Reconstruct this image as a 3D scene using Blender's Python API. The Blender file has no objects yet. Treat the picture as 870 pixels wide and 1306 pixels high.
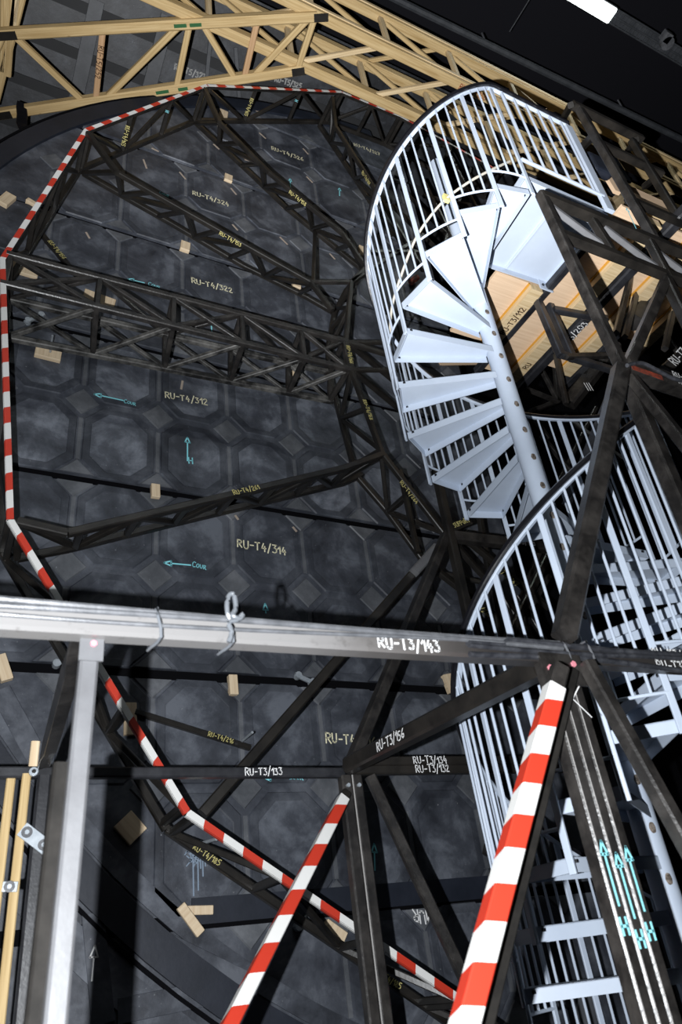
import bpy, bmesh, math, random
from mathutils import Vector, Matrix
random.seed(7)
SC = bpy.context.scene
COL = SC.collection
V = Vector

# ------------------------------------------------------------------ camera
W, H, PX, PY = 870.0, 1306.0, 435.0, 653.0
ZEN, HOR = V((229.0, -827.0)), V((2390.0, 983.0))      # vanishing points of the uprights and of the wall's horizontals
FOC = math.sqrt(-((ZEN.x-PX)*(HOR.x-PX) + (ZEN.y-PY)*(HOR.y-PY)))
AZ = V((ZEN.x-PX, ZEN.y-PY, FOC)).normalized()
AX = V((HOR.x-PX, HOR.y-PY, FOC)).normalized()
AY = AZ.cross(AX)
CAM = V((0, 0, 1.6))
def ray(px, py):
    c = V((px-PX, py-PY, FOC))
    return V((AX.dot(c), AY.dot(c), AZ.dot(c)))
def at(px, py, Y):                                       # a point of the photo at distance Y from the camera, measured square to the wall
    d = ray(px, py); return CAM + d*(Y/d.y)
def atz(px, py, Z):                                      # the same at a known height
    d = ray(px, py); return CAM + d*((Z-CAM.z)/d.z)
cd = bpy.data.cameras.new('camera'); cam = bpy.data.objects.new('camera', cd); COL.objects.link(cam)
right = V((AX.x, AY.x, AZ.x)); down = V((AX.y, AY.y, AZ.y)); fwd = V((AX.z, AY.z, AZ.z))
cam.matrix_world = Matrix(((right.x, -down.x, -fwd.x, CAM.x), (right.y, -down.y, -fwd.y, CAM.y),
                           (right.z, -down.z, -fwd.z, CAM.z), (0, 0, 0, 1)))
cd.sensor_fit = 'VERTICAL'; cd.sensor_height = 36.0; cd.lens = 36.0*FOC/H
cd.clip_start = 0.05; cd.clip_end = 100
cd.dof.use_dof = True; cd.dof.focus_distance = 5.2; cd.dof.aperture_fstop = 3.2
SC.camera = cam

# ------------------------------------------------------------------ light: the camera's flash and two added lamps, upper spot and unseen fill
def spot(name, loc, target, power, angle, blend, radius, color):
    l = bpy.data.lights.new(name, 'SPOT'); l.energy = power; l.spot_size = math.radians(angle)
    l.spot_blend = blend; l.shadow_soft_size = radius; l.color = color
    o = bpy.data.objects.new(name, l); COL.objects.link(o); o.location = loc
    o.rotation_euler = (target-loc).to_track_quat('-Z', 'Y').to_euler()
    return o
FLASH = CAM + right*(-0.226) + down*0.04
spot('flash_lamp', FLASH, FLASH + ray(470, 560), 780, 130, 0.6, 0.014, (0.94, 0.97, 1.0))
spot('added_upper_spot', FLASH, FLASH + ray(600, -330), 3900, 84, 1.0, 0.014, (0.97, 0.98, 1.0))  # second spot added at the flash to brighten the high timber
def area(name, loc, power, sx, sy, color):
    l = bpy.data.lights.new(name, 'AREA'); l.shape = 'RECTANGLE'; l.size = sx; l.size_y = sy; l.energy = power; l.color = color
    o = bpy.data.objects.new(name, l); COL.objects.link(o); o.location = loc
    return o
area('unseen_fill_light', (2.0, -6.0, 12.5), 160, 6.0, 0.4, (0.9, 0.97, 1.0))  # unseen fill light added behind the camera
w = bpy.data.worlds.new('world'); SC.world = w; w.use_nodes = True
w.node_tree.nodes['Background'].inputs[0].default_value = (0.5, 0.6, 0.8, 1)
w.node_tree.nodes['Background'].inputs[1].default_value = 0.007
vs = SC.view_settings; vs.view_transform = 'Standard'; vs.look = 'None'; vs.gamma = 1.0; vs.exposure = 0.0; vs.use_curve_mapping = False

# ------------------------------------------------------------------ materials
def new_mat(name):
    m = bpy.data.materials.new(name); m.use_nodes = True
    nt = m.node_tree; b = nt.nodes['Principled BSDF']
    return m, nt, b
def ramp(nt, fac, stops):
    r = nt.nodes.new('ShaderNodeValToRGB'); e = r.color_ramp.elements
    while len(e) < len(stops): e.new(0.5)
    for i, (p, c) in enumerate(stops):
        e[i].position = p; e[i].color = (c[0], c[1], c[2], 1)
    nt.links.new(fac, r.inputs[0]); return r.outputs[0]
def noise(nt, vec, scale, detail=4, rough=0.55, sc3=None, dist=0.0):
    n = nt.nodes.new('ShaderNodeTexNoise'); n.inputs['Scale'].default_value = scale
    n.inputs['Detail'].default_value = detail; n.inputs['Roughness'].default_value = rough; n.inputs['Distortion'].default_value = dist
    if sc3:
        mp = nt.nodes.new('ShaderNodeMapping'); mp.inputs['Scale'].default_value = sc3
        nt.links.new(vec, mp.inputs[0]); vec = mp.outputs[0]
    nt.links.new(vec, n.inputs['Vector']); return n.outputs['Fac']
def coord(nt, which):
    return nt.nodes.new('ShaderNodeTexCoord').outputs[which]
def mixc(nt, fac, a, b, mode='MIX'):
    m = nt.nodes.new('ShaderNodeMix'); m.data_type = 'RGBA'; m.blend_type = mode
    if isinstance(fac, float): m.inputs[0].default_value = fac
    else: nt.links.new(fac, m.inputs[0])
    for i, x in ((6, a), (7, b)):
        if isinstance(x, tuple): m.inputs[i].default_value = (x[0], x[1], x[2], 1)
        else: nt.links.new(x, m.inputs[i])
    return m.outputs[2]
def bump(nt, b, h, strength, dist=0.01):
    n = nt.nodes.new('ShaderNodeBump'); n.inputs['Strength'].default_value = strength; n.inputs['Distance'].default_value = dist
    nt.links.new(h, n.inputs['Height']); nt.links.new(n.outputs[0], b.inputs['Normal'])
def painted(name, c0, c1, rough=0.45, scale=6.0, spec=0.5, lo=0.35, hi=0.7, bmp=0.15, metal=0.0):
    m, nt, b = new_mat(name)
    o = coord(nt, 'Object'); f = noise(nt, o, scale, 6, 0.65)
    nt.links.new(ramp(nt, f, [(lo, c0), (hi, c1)]), b.inputs['Base Color'])
    b.inputs['Roughness'].default_value = rough; b.inputs['Specular IOR Level'].default_value = spec; b.inputs['Metallic'].default_value = metal
    if bmp: bump(nt, b, noise(nt, o, scale*9, 3), bmp, 0.004)
    return m
def flat(name, c, rough=0.6, spec=0.3, metal=0.0):
    m, nt, b = new_mat(name); b.inputs['Base Color'].default_value = (*c, 1)
    b.inputs['Roughness'].default_value = rough; b.inputs['Specular IOR Level'].default_value = spec; b.inputs['Metallic'].default_value = metal
    return m
def wall_mat(name, dark, mid, light, rough=0.5):
    m, nt, b = new_mat(name); o = coord(nt, 'Object')
    big = noise(nt, o, 2.8, 6, 0.66, None, 0.25)
    c = ramp(nt, big, [(0.36, dark), (0.50, mid), (0.64, light)])
    fine = noise(nt, o, 11, 6, 0.7)
    c = mixc(nt, ramp(nt, fine, [(0.60, (0, 0, 0)), (0.78, (0.55, 0.55, 0.55))]), c, (0.10, 0.11, 0.13))
    speck = noise(nt, o, 55, 2, 0.5)
    c = mixc(nt, ramp(nt, speck, [(0.74, (0, 0, 0)), (0.78, (0.6, 0.6, 0.6))]), c, (0.25, 0.26, 0.28))
    nt.links.new(c, b.inputs['Base Color'])
    b.inputs['Roughness'].default_value = rough; b.inputs['Specular IOR Level'].default_value = 0.4
    bump(nt, b, fine, 0.25, 0.01)
    return m
def timber_mat(name, light, dark, knots=True):
    m, nt, b = new_mat(name); u = coord(nt, 'UV')
    g = noise(nt, u, 1.0, 5, 0.6, (1.6, 45, 1), 0.4)
    c = ramp(nt, g, [(0.32, dark), (0.62, light)])
    k = noise(nt, u, 1.0, 2, 0.5, (5, 22, 1))
    if knots: c = mixc(nt, ramp(nt, k, [(0.73, (0, 0, 0)), (0.79, (0.8, 0.8, 0.8))]), c, (0.16, 0.075, 0.03))
    nt.links.new(c, b.inputs['Base Color']); b.inputs['Roughness'].default_value = 0.65
    b.inputs['Specular IOR Level'].default_value = 0.25
    return m
def tape_mat(name, period, slant):
    m, nt, b = new_mat(name); u = coord(nt, 'UV')
    s = nt.nodes.new('ShaderNodeSeparateXYZ'); nt.links.new(u, s.inputs[0])
    a = nt.nodes.new('ShaderNodeMath'); a.operation = 'MULTIPLY_ADD'; a.inputs[1].default_value = slant
    nt.links.new(s.outputs[1], a.inputs[0]); nt.links.new(s.outputs[0], a.inputs[2])
    d = nt.nodes.new('ShaderNodeMath'); d.operation = 'DIVIDE'; d.inputs[1].default_value = period; nt.links.new(a.outputs[0], d.inputs[0])
    fr = nt.nodes.new('ShaderNodeMath'); fr.operation = 'FRACT'; nt.links.new(d.outputs[0], fr.inputs[0])
    gt = nt.nodes.new('ShaderNodeMath'); gt.operation = 'GREATER_THAN'; gt.inputs[1].default_value = 0.5; nt.links.new(fr.outputs[0], gt.inputs[0])
    nt.links.new(mixc(nt, gt.outputs[0], (0.70, 0.695, 0.675), (0.50, 0.035, 0.016)), b.inputs['Base Color'])
    b.inputs['Roughness'].default_value = 0.45
    return m
M = {}
M['steel'] = painted('black_steel_paint', (0.007, 0.0065, 0.006), (0.024, 0.021, 0.018), 0.36, 5, 0.5)
M['steel_blue'] = painted('blue_black_steel_paint', (0.010, 0.0105, 0.013), (0.035, 0.036, 0.041), 0.34, 7, 0.6)
M['steel_worn'] = painted('worn_steel_paint', (0.011, 0.010, 0.0095), (0.052, 0.047, 0.043), 0.34, 9, 0.6, 0.4, 0.8, 0.3)
M['steel_bare_and_lit'] = painted('bare_steel_and_lit_faces', (0.085, 0.085, 0.09), (0.135, 0.137, 0.144), 0.38, 5, 0.6, 0.3, 0.7, 0.15)  # bare steel; also paints the lit faces of braces and one strut
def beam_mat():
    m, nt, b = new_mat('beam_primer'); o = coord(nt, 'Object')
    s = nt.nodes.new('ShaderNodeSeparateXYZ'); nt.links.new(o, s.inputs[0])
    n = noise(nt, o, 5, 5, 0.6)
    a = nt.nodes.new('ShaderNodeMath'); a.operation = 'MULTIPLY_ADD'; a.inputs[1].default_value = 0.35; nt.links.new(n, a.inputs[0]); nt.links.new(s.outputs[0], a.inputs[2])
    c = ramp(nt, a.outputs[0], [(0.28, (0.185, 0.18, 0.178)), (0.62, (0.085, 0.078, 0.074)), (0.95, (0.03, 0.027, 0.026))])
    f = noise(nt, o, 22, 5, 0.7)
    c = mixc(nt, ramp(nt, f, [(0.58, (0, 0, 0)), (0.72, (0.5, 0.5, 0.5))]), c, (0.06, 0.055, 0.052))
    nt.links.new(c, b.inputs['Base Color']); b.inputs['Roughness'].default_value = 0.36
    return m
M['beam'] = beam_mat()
M['chip'] = flat('bare_chipped_edge', (0.40, 0.33, 0.27), 0.8)
M['chalkgrey'] = flat('grey_chalk', (0.34, 0.34, 0.33), 0.9, 0.0)
M['seam'] = flat('seam_highlight', (0.30, 0.29, 0.28), 0.5)  # highlight lines painted along the tube seams
M['scuffed'] = painted('scuffed_black_paint', (0.012, 0.0115, 0.011), (0.17, 0.165, 0.155), 0.5, 7, 0.4, 0.42, 0.72, 0.3)
M['joint'] = painted('dark_joint_paint', (0.003, 0.0035, 0.0045), (0.007, 0.008, 0.010), 0.7, 3)
M['dull'] = painted('dull_brown_steel', (0.006, 0.0055, 0.005), (0.02, 0.018, 0.016), 0.75, 8, 0.15)
M['zinc'] = painted('zinc_plate', (0.32, 0.36, 0.40), (0.5, 0.54, 0.58), 0.35, 30, 0.5, 0.3, 0.7, 0.1, 0.4)
M['black'] = flat('black_rail', (0.006, 0.006, 0.008), 0.3, 0.5)
M['stair'] = painted('stair_paint', (0.42, 0.48, 0.58), (0.48, 0.545, 0.64), 0.42, 3, 0.45, 0.3, 0.7, 0.05)
def checker_mat():
    m, nt, b = new_mat('stair_checker_plate'); o = coord(nt, 'Object')
    f = noise(nt, o, 3, 4); nt.links.new(ramp(nt, f, [(0.3, (0.38, 0.435, 0.52)), (0.7, (0.46, 0.52, 0.61))]), b.inputs['Base Color'])
    v = nt.nodes.new('ShaderNodeTexVoronoi'); v.inputs['Scale'].default_value = 38; v.inputs['Randomness'].default_value = 0.15
    nt.links.new(o, v.inputs['Vector'])
    bump(nt, b, ramp(nt, v.outputs['Distance'], [(0.15, (1, 1, 1)), (0.4, (0, 0, 0))]), 0.5, 0.006)
    b.inputs['Roughness'].default_value = 0.38
    return m
M['checker'] = checker_mat()
M['rust'] = painted('weld_rust', (0.03, 0.024, 0.02), (0.30, 0.25, 0.21), 0.8, 60, 0.2)
M['wall'] = wall_mat('wall_paint', (0.026, 0.029, 0.038), (0.056, 0.062, 0.077), (0.115, 0.124, 0.146))
M['panel'] = wall_mat('octagon_panel_paint', (0.026, 0.029, 0.037), (0.056, 0.062, 0.077), (0.13, 0.142, 0.168), 0.48)
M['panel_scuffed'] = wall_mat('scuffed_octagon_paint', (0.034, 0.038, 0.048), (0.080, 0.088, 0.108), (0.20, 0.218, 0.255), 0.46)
M['wall_dark'] = wall_mat('border_paint', (0.021, 0.0235, 0.031), (0.042, 0.047, 0.059), (0.09, 0.098, 0.117))
M['diamond'] = wall_mat('diamond_block_paint', (0.060, 0.065, 0.074), (0.10, 0.106, 0.118), (0.16, 0.168, 0.184), 0.5)
M['band'] = painted('navy_band_paint', (0.008, 0.011, 0.019), (0.017, 0.021, 0.033), 0.5, 4)
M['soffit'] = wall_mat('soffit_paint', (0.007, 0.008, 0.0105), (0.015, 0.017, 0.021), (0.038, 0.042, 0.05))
M['batten'] = painted('grey_batten_paint', (0.028, 0.031, 0.036), (0.055, 0.059, 0.066), 0.55, 6)
M['void'] = flat('black_cloth', (0.004, 0.004, 0.005), 0.95, 0.05)
M['hall'] = flat('black_hall_paint', (0.010, 0.010, 0.013), 0.8, 0.1)
M['timber'] = timber_mat('spruce_timber', (0.54, 0.40, 0.205), (0.36, 0.24, 0.10))
M['timber_pale'] = timber_mat('pale_spruce', (0.66, 0.52, 0.32), (0.46, 0.33, 0.17))
M['timber_red'] = timber_mat('reddish_timber', (0.50, 0.32, 0.18), (0.36, 0.21, 0.10))
M['ply'] = timber_mat('plywood', (0.68, 0.50, 0.34), (0.58, 0.41, 0.27), False)
M['offcut'] = timber_mat('pine_offcut', (0.74, 0.60, 0.42), (0.58, 0.43, 0.27))
M['resin'] = flat('orange_glue_line', (0.55, 0.27, 0.04), 0.5)
M['tape'] = tape_mat('red_white_tape', 0.26, 0.9)
M['tape_big'] = tape_mat('red_white_wide_tape', 0.195, 0.45)
M['tape_ring'] = tape_mat('red_white_ring_tape', 0.235, 0.35)
M['yellow'] = flat('yellow_chalk', (0.62, 0.55, 0.22), 0.9, 0.0)
M['pale'] = flat('pale_chalk', (0.85, 0.80, 0.56), 0.9, 0.0)
M['cyan'] = flat('cyan_chalk', (0.28, 0.74, 0.82), 0.9, 0.0)
M['white'] = flat('white_paint_marker', (0.80, 0.80, 0.80), 0.8, 0.1)
M['ink'] = flat('dark_marker', (0.045, 0.02, 0.012), 0.8, 0.1)
M['redink'] = flat('red_marker', (0.30, 0.05, 0.025), 0.8, 0.1)
M['green'] = flat('green_tape', (0.025, 0.10, 0.035), 0.6)
M['pink'] = flat('pink_paint_spot', (0.62, 0.22, 0.26), 0.7)
M['red'] = painted('red_oxide_paint', (0.05, 0.02, 0.015), (0.34, 0.05, 0.02), 0.6, 22)
M['cable'] = painted('grey_cable_sheath', (0.07, 0.073, 0.08), (0.14, 0.144, 0.155), 0.35, 20)
M['cable_black'] = painted('black_cable_sheath', (0.015, 0.016, 0.02), (0.06, 0.062, 0.07), 0.35, 20)
M['hose'] = flat('beige_cable', (0.42, 0.39, 0.33), 0.5)
M['plastic'] = flat('cloudy_plastic', (0.13, 0.14, 0.155), 0.25, 0.6)
M['bluedrip'] = flat('blue_white_drip', (0.22, 0.28, 0.36), 0.8)
def emit(name, c, s):
    m, nt, b = new_mat(name); b.inputs['Base Color'].default_value = (*c, 1)
    b.inputs['Emission Color'].default_value = (*c, 1); b.inputs['Emission Strength'].default_value = s
    return m
M['tube'] = emit('lit_tube', (0.92, 1.0, 0.98), 2.5)

# ------------------------------------------------------------------ objects
ORIGIN = {}
def thing(name, label, cat, loc, group=None):
    o = bpy.data.objects.new(name, None); COL.objects.link(o); o.location = loc; o.empty_display_size = 0.1
    o['label'] = label; o['category'] = cat
    if group: o['group'] = group
    ORIGIN[o.name] = V(loc); return o
def tag(o, label, cat, group=None):
    o['label'] = label; o['category'] = cat
    if group: o['group'] = group
    return o
class MB:
    def __init__(s): s.v = []; s.f = []; s.uv = []; s.mi = []
    def quad(s, idx, uvs=None, mi=0):
        s.f.append(tuple(idx)); s.uv.append(uvs or [(0, 0)]*len(idx)); s.mi.append(mi)
    def poly(s, pts, mi=0):
        b = len(s.v); s.v += [V(p) for p in pts]; s.quad(range(b, b+len(pts)), [(p[0], p[2]) for p in pts], mi)
    def tube(s, pts, prof, up=None, cap=True, mi=0, roll=0.0):
        """sweep a closed profile [(a, b)] along pts; a runs along the side axis, b along the up axis"""
        n = len(prof); base = len(s.v); L = 0; us = []
        per = [0]
        for i in range(n):
            p, q = prof[i], prof[(i+1) % n]; per.append(per[-1]+math.hypot(q[0]-p[0], q[1]-p[1]))
        pts = [V(p) for p in pts]
        for i, p in enumerate(pts):
            t = (pts[min(i+1, len(pts)-1)]-pts[max(i-1, 0)]).normalized()
            u = V(up) if up is not None else V((0, 0, 1))
            if abs(t.dot(u)) > 0.97 and up is None: u = V((0, 1, 0))
            side = t.cross(u).normalized(); uu = side.cross(t).normalized()
            if roll:
                c, sn = math.cos(roll), math.sin(roll); side, uu = side*c+uu*sn, uu*c-side*sn
            if i: L += (p-pts[i-1]).length
            us.append(L)
            s.v += [p+side*a+uu*b for a, b in prof]
        for i in range(len(pts)-1):
            for j in range(n):
                a = base+i*n+j; b = base+i*n+(j+1) % n
                s.quad((a, b, b+n, a+n), [(us[i], per[j]), (us[i], per[j+1]), (us[i+1], per[j+1]), (us[i+1], per[j])], mi)
        if cap:
            s.quad(list(range(base+n-1, base-1, -1)), None, mi); e = base+(len(pts)-1)*n
            s.quad(list(range(e, e+n)), None, mi)
    def box(s, c, ax, hx, mi=0):
        """box at centre c, half sizes hx along the three axes ax"""
        b = len(s.v); c = V(c)
        for k in range(8):
            s.v.append(c + ax[0]*(hx[0]*(1 if k & 1 else -1)) + ax[1]*(hx[1]*(1 if k & 2 else -1)) + ax[2]*(hx[2]*(1 if k & 4 else -1)))
        for q, (i, j) in (((0, 2, 3, 1), (1, 0)), ((4, 5, 7, 6), (0, 1)), ((0, 1, 5, 4), (0, 2)), ((2, 6, 7, 3), (2, 0)), ((0, 4, 6, 2), (2, 1)), ((1, 3, 7, 5), (1, 2))):
            uv = []
            for k in q:
                sg = [1 if k & (1 << t) else -1 for t in range(3)]
                uv.append((sg[i]*hx[i], sg[j]*hx[j]))
            s.quad([b+k for k in q], uv, mi)
    def build(s, name, mats, parent=None, smooth=False):
        me = bpy.data.meshes.new(name); o = bpy.data.objects.new(name, me); COL.objects.link(o)
        org = V((0, 0, 0))
        if parent is not None:
            org = ORIGIN.get(parent.name, V((0, 0, 0))); o.parent = parent; ORIGIN[o.name] = org
        elif s.v:
            lo = [min(p[k] for p in s.v) for k in range(3)]; hi = [max(p[k] for p in s.v) for k in range(3)]
            org = V(((lo[0]+hi[0])/2, (lo[1]+hi[1])/2, lo[2])); o.location = org; ORIGIN[o.name] = org
        me.from_pydata([p-org for p in s.v], [], s.f)
        uvl = me.uv_layers.new(name='UVMap').data; k = 0
        for f in s.uv:
            for t in f: uvl[k].uv = t; k += 1
        for m in (mats if isinstance(mats, (list, tuple)) else [mats]): me.materials.append(m)
        for i, p in enumerate(me.polygons): p.material_index = s.mi[i]; p.use_smooth = smooth
        if smooth:
            try: me.set_sharp_from_angle(angle=math.radians(40))
            except Exception: pass
        me.update(); return o
def rect(w, h, c=None):
    c = min(w, h)*0.14 if c is None else c; a, b = w/2, h/2
    return [(a-c, -b), (a, -b+c), (a, b-c), (a-c, b), (-a+c, b), (-a, b-c), (-a, -b+c), (-a+c, -b)]
def circ(r, n=10):
    return [(r*math.cos(2*math.pi*i/n), r*math.sin(2*math.pi*i/n)) for i in range(n)]
def bar(name, A, B, w, m, parent=None, h=None, up=None, roll=0.0):
    b = MB(); b.tube([A, B], rect(w, h or w), up, True, 0, roll); return b.build(name, m, parent)
def rod(name, pts, r, m, parent=None, n=8):
    b = MB(); b.tube(pts, circ(r, n)); return b.build(name, m, parent, True)
def bolt_mb(p, nrm, r=0.012, h=0.01):
    b = MB(); nrm = V(nrm).normalized(); b.tube([V(p), V(p)+nrm*h], circ(r, 6), V((0.3, 0.2, 0.9))); return b

# ------------------------------------------------------------------ handwriting (stroke letters)
G = {
 'R': [[(0, 0), (0, 1), (.38, .95), (.5, .75), (.38, .55), (.02, .5)], [(.15, .5), (.52, 0)]],
 'U': [[(0, 1), (.02, .25), (.15, .02), (.38, .02), (.5, .25), (.52, 1)]],
 'T': [[(0, .97), (.58, 1)], [(.3, 1), (.28, 0)]],
 '-': [[(.05, .45), (.42, .47)]],
 '/': [[(.02, -.18), (.4, 1.15)]],
 '.': [[(.05, .02), (.1, .06)]],
 '0': [[(.25, 1), (.02, .7), (.02, .3), (.25, 0), (.5, .3), (.5, .7), (.25, 1)]],
 '1': [[(.0, .6), (.28, 1), (.28, 0)]],
 '2': [[(.03, .8), (.2, 1), (.42, .95), (.46, .7), (.02, .02), (.52, .02)]],
 '3': [[(.02, .95), (.45, .98), (.2, .6), (.45, .5), (.46, .15), (.25, 0), (0, .08)]],
 '4': [[(.25, 1), (.02, .35), (.52, .38)], [(.38, .65), (.36, -.05)]],
 '5': [[(.5, 1), (.1, .97), (.05, .58), (.35, .6), (.5, .35), (.35, .05), (0, .03)]],
 '6': [[(.4, 1), (.1, .6), (.02, .25), (.2, 0), (.45, .15), (.42, .42), (.1, .4)]],
 '7': [[(.02, 1), (.5, .98), (.18, 0)], [(.12, .5), (.42, .5)]],
 '8': [[(.25, .52), (.05, .75), (.25, 1), (.45, .78), (.25, .52), (.0, .25), (.25, 0), (.5, .25), (.25, .52)]],
 '9': [[(.48, .7), (.3, .5), (.05, .65), (.1, .95), (.4, .98), (.48, .7), (.35, 0)]],
 'H': [[(0, 1), (0, 0)], [(.5, 1), (.5, 0)], [(0, .5), (.5, .5)]],
 'C': [[(.5, .85), (.3, 1), (.08, .8), (.02, .3), (.2, .02), (.5, .12)]],
 'O': [[(.25, .75), (.02, .5), (.05, .1), (.3, 0), (.48, .3), (.42, .65), (.25, .75)]],
 'M': [[(0, 0), (.03, 1), (.28, .45), (.52, 1), (.56, 0)]],
 'N': [[(0, 0), (0, 1), (.5, 0), (.5, 1)]],
 'S': [[(.45, .9), (.2, 1), (.05, .75), (.4, .4), (.3, .03), (0, .1)]],
 'u': [[(0, .72), (.05, .1), (.3, .02), (.42, .3), (.44, .72)]],
 'r': [[(0, .75), (.02, 0)], [(.0, .72), (.35, .7), (.32, .42), (.05, .38), (.45, -.05)]],
 'o': [[(.25, .72), (.02, .45), (.05, .1), (.3, 0), (.45, .3), (.4, .62), (.25, .72)]],
 'D': [[(0, 0), (0, 1), (.4, .85), (.5, .45), (.35, .1), (0, 0)]],
}
G['V'] = [[(0, 1), (.26, 0), (.52, 1)]]
G['A'] = [[(0, 0), (.28, 1), (.55, 0)], [(.1, .38), (.45, .38)]]
G['E'] = [[(.5, 1), (0, 1), (0, 0), (.5, 0)], [(0, .5), (.4, .5)]]
G['P'] = [[(0, 0), (0, 1), (.4, .95), (.48, .72), (.35, .5), (0, .48)]]
def stroke(mb, pts, width, r, u, n):
    for a, b in zip(pts[:-1], pts[1:]):
        d = b-a
        if d.length < 1e-6: continue
        d.normalize(); s = d.cross(n).normalized()*(width/2); e = d*(width*0.3)
        i = len(mb.v); mb.v += [a-e-s, a-e+s, b+e+s, b+e-s]; mb.quad((i, i+3, i+2, i+1))
def write(text, org, rvec, uvec, height, width, m, parent, name='lettering', eps=0.003, mb=None):
    """letters from org (lower left) along rvec, upright along uvec"""
    r = V(rvec).normalized(); u = V(uvec).normalized(); n = r.cross(u).normalized()
    own = mb is None; mb = mb or MB(); x = 0.0; org = V(org)+n*eps
    rnd = random.Random(text)
    for ch in text:
        if ch == ' ': x += .5*height; continue
        dy = rnd.uniform(-.06, .06)*height; k = rnd.uniform(.92, 1.08)
        for st in G[ch]:
            stroke(mb, [org + r*(x+p[0]*height*k) + u*(p[1]*height*k+dy) for p in st], width, r, u, n)
        x += (max(p[0] for st in G[ch] for p in st)+.2)*height
    if own: return mb.build(name, m, parent)
def arrow(mb, A, B, n, width, head):
    A, B = V(A), V(B); d = (B-A).normalized(); s = d.cross(V(n)).normalized(); nn = V(n).normalized()*0.003
    stroke(mb, [A+nn, B-d*head+nn], width, None, None, V(n))
    stroke(mb, [B-d*head+s*head*.38+nn, B+nn, B-d*head-s*head*.38+nn, B-d*head+s*head*.38+nn], width, None, None, V(n))
def barwrite(text, A, B, t, w, size, m, parent, face=None, flip=False, sw=None, off=0.0, name='lettering'):
    """write along a bar from A to B on the side that faces the camera, starting at fraction t"""
    A, B = V(A), V(B); d = (B-A).normalized(); view = (CAM-(A+B)/2).normalized()
    up = V((0, 0, 1)) if abs(d.z) < 0.97 else V((0, 1, 0))
    s1 = d.cross(up).normalized(); s2 = s1.cross(d).normalized()
    best = max((s1, -s1, s2, -s2), key=lambda q: q.dot(view)) if face is None else V(face)
    best = (best-d*best.dot(d)).normalized()
    r = d
    u = best.cross(r)
    if flip: r = -r; u = -u
    p = A+(B-A)*t+best*(w/2+0.002) - u*size*0.5 + u*off
    return write(text, p, r, u, size, sw or size*0.13, m, parent, name)

# ------------------------------------------------------------------ the setting
D = 4.4
def struct(mb, name, m, smooth=False):
    o = mb.build(name, m, None, smooth); o['kind'] = 'structure'; return o
EX, EZ, EY = V((1, 0, 0)), V((0, 0, 1)), V((0, 1, 0))
AXES = (EX, EY, EZ)
f = MB(); f.box((4, 2, -0.05), AXES, (14, 12, 0.05)); struct(f, 'floor', M['hall'])
f = MB(); f.box((4, 2, 14.05), AXES, (14, 12, 0.05)); struct(f, 'ceiling', M['hall'])
f = MB(); f.box((4, 13.9, 7), AXES, (14, 0.05, 7)); struct(f, 'wall_far', M['hall'])
f = MB(); f.box((4, -9.9, 7), AXES, (14, 0.05, 7)); struct(f, 'wall_rear', M['hall'])
f = MB(); f.box((-9.95, 2, 7), AXES, (0.05, 12, 7)); struct(f, 'wall_left', M['hall'])
f = MB(); f.box((17.95, 2, 7), AXES, (0.05, 12, 7)); struct(f, 'wall_right', M['hall'])

# the flat disc of the set: big ply flats with octagon coffers
CX, CZ, CR = 4.4, 5.9, 5.2
SEAM0, SEAMP = 4.74, 1.385
def grid_at(z):                       # pitch and start of the coffers differ from flat to flat
    return (.562, .528) if z < 6.13 else (.572, .71) if z < 7.51 else (.615, .705) if z < 8.9 else (.64, .93)
XR = 4.3
def arcx(z, r):                       # left edge of the disc at height z (full width below its centre)
    q = r*r-(z-CZ)**2
    return CX-math.sqrt(q) if q > 0 else None
base = MB()
zs = [0.0]
seams = [SEAM0+SEAMP*k for k in range(-3, 5)]
zz = 0.0
rows = [0.0]+seams+[11.05]
for a, b in zip(rows[:-1], rows[1:]):                 # one flat sheet between two seams, 20 mm gap at each seam
    a += 0.036; b -= 0.036
    n = 14
    P = []
    for i in range(n+1):
        z = a+(b-a)*i/n
        x = -2.2 if z < CZ else arcx(z, CR)
        if x is None: x = XR
        P.append((min(x, XR), z))
    bi = len(base.v)
    for x, z in P: base.v += [V((x, D, z)), V((XR, D, z)), V((x, D+0.03, z)), V((XR, D+0.03, z))]
    for i in range(n):
        k = bi+4*i
        base.quad((k, k+1, k+5, k+4)); base.quad((k+2, k+6, k+7, k+3)); base.quad((k, k+4, k+6, k+2))
    k = bi; base.quad((k, k+2, k+3, k+1)); k = bi+4*n; base.quad((k, k+1, k+3, k+2))
back = struct(base, 'wall_back', M['wall'])
g = MB(); g.box((1.3, D+0.06, 3.3), AXES, (3.2, 0.005, 3.3)); g.poly([(CX+4.9*math.cos(math.radians(a)), D+0.06, CZ+4.9*math.sin(math.radians(a))) for a in range(91, 181, 4)]+[(CX, D+0.06, CZ)]); gb = struct(g, 'wall_back_lining', M['void'])
oct_mb, dia_mb = MB(), MB()
def inside(x, z, marg=0.0): return (x-CX)**2+(z-CZ)**2 < (CR-marg)**2
rp = SEAMP/2
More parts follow.
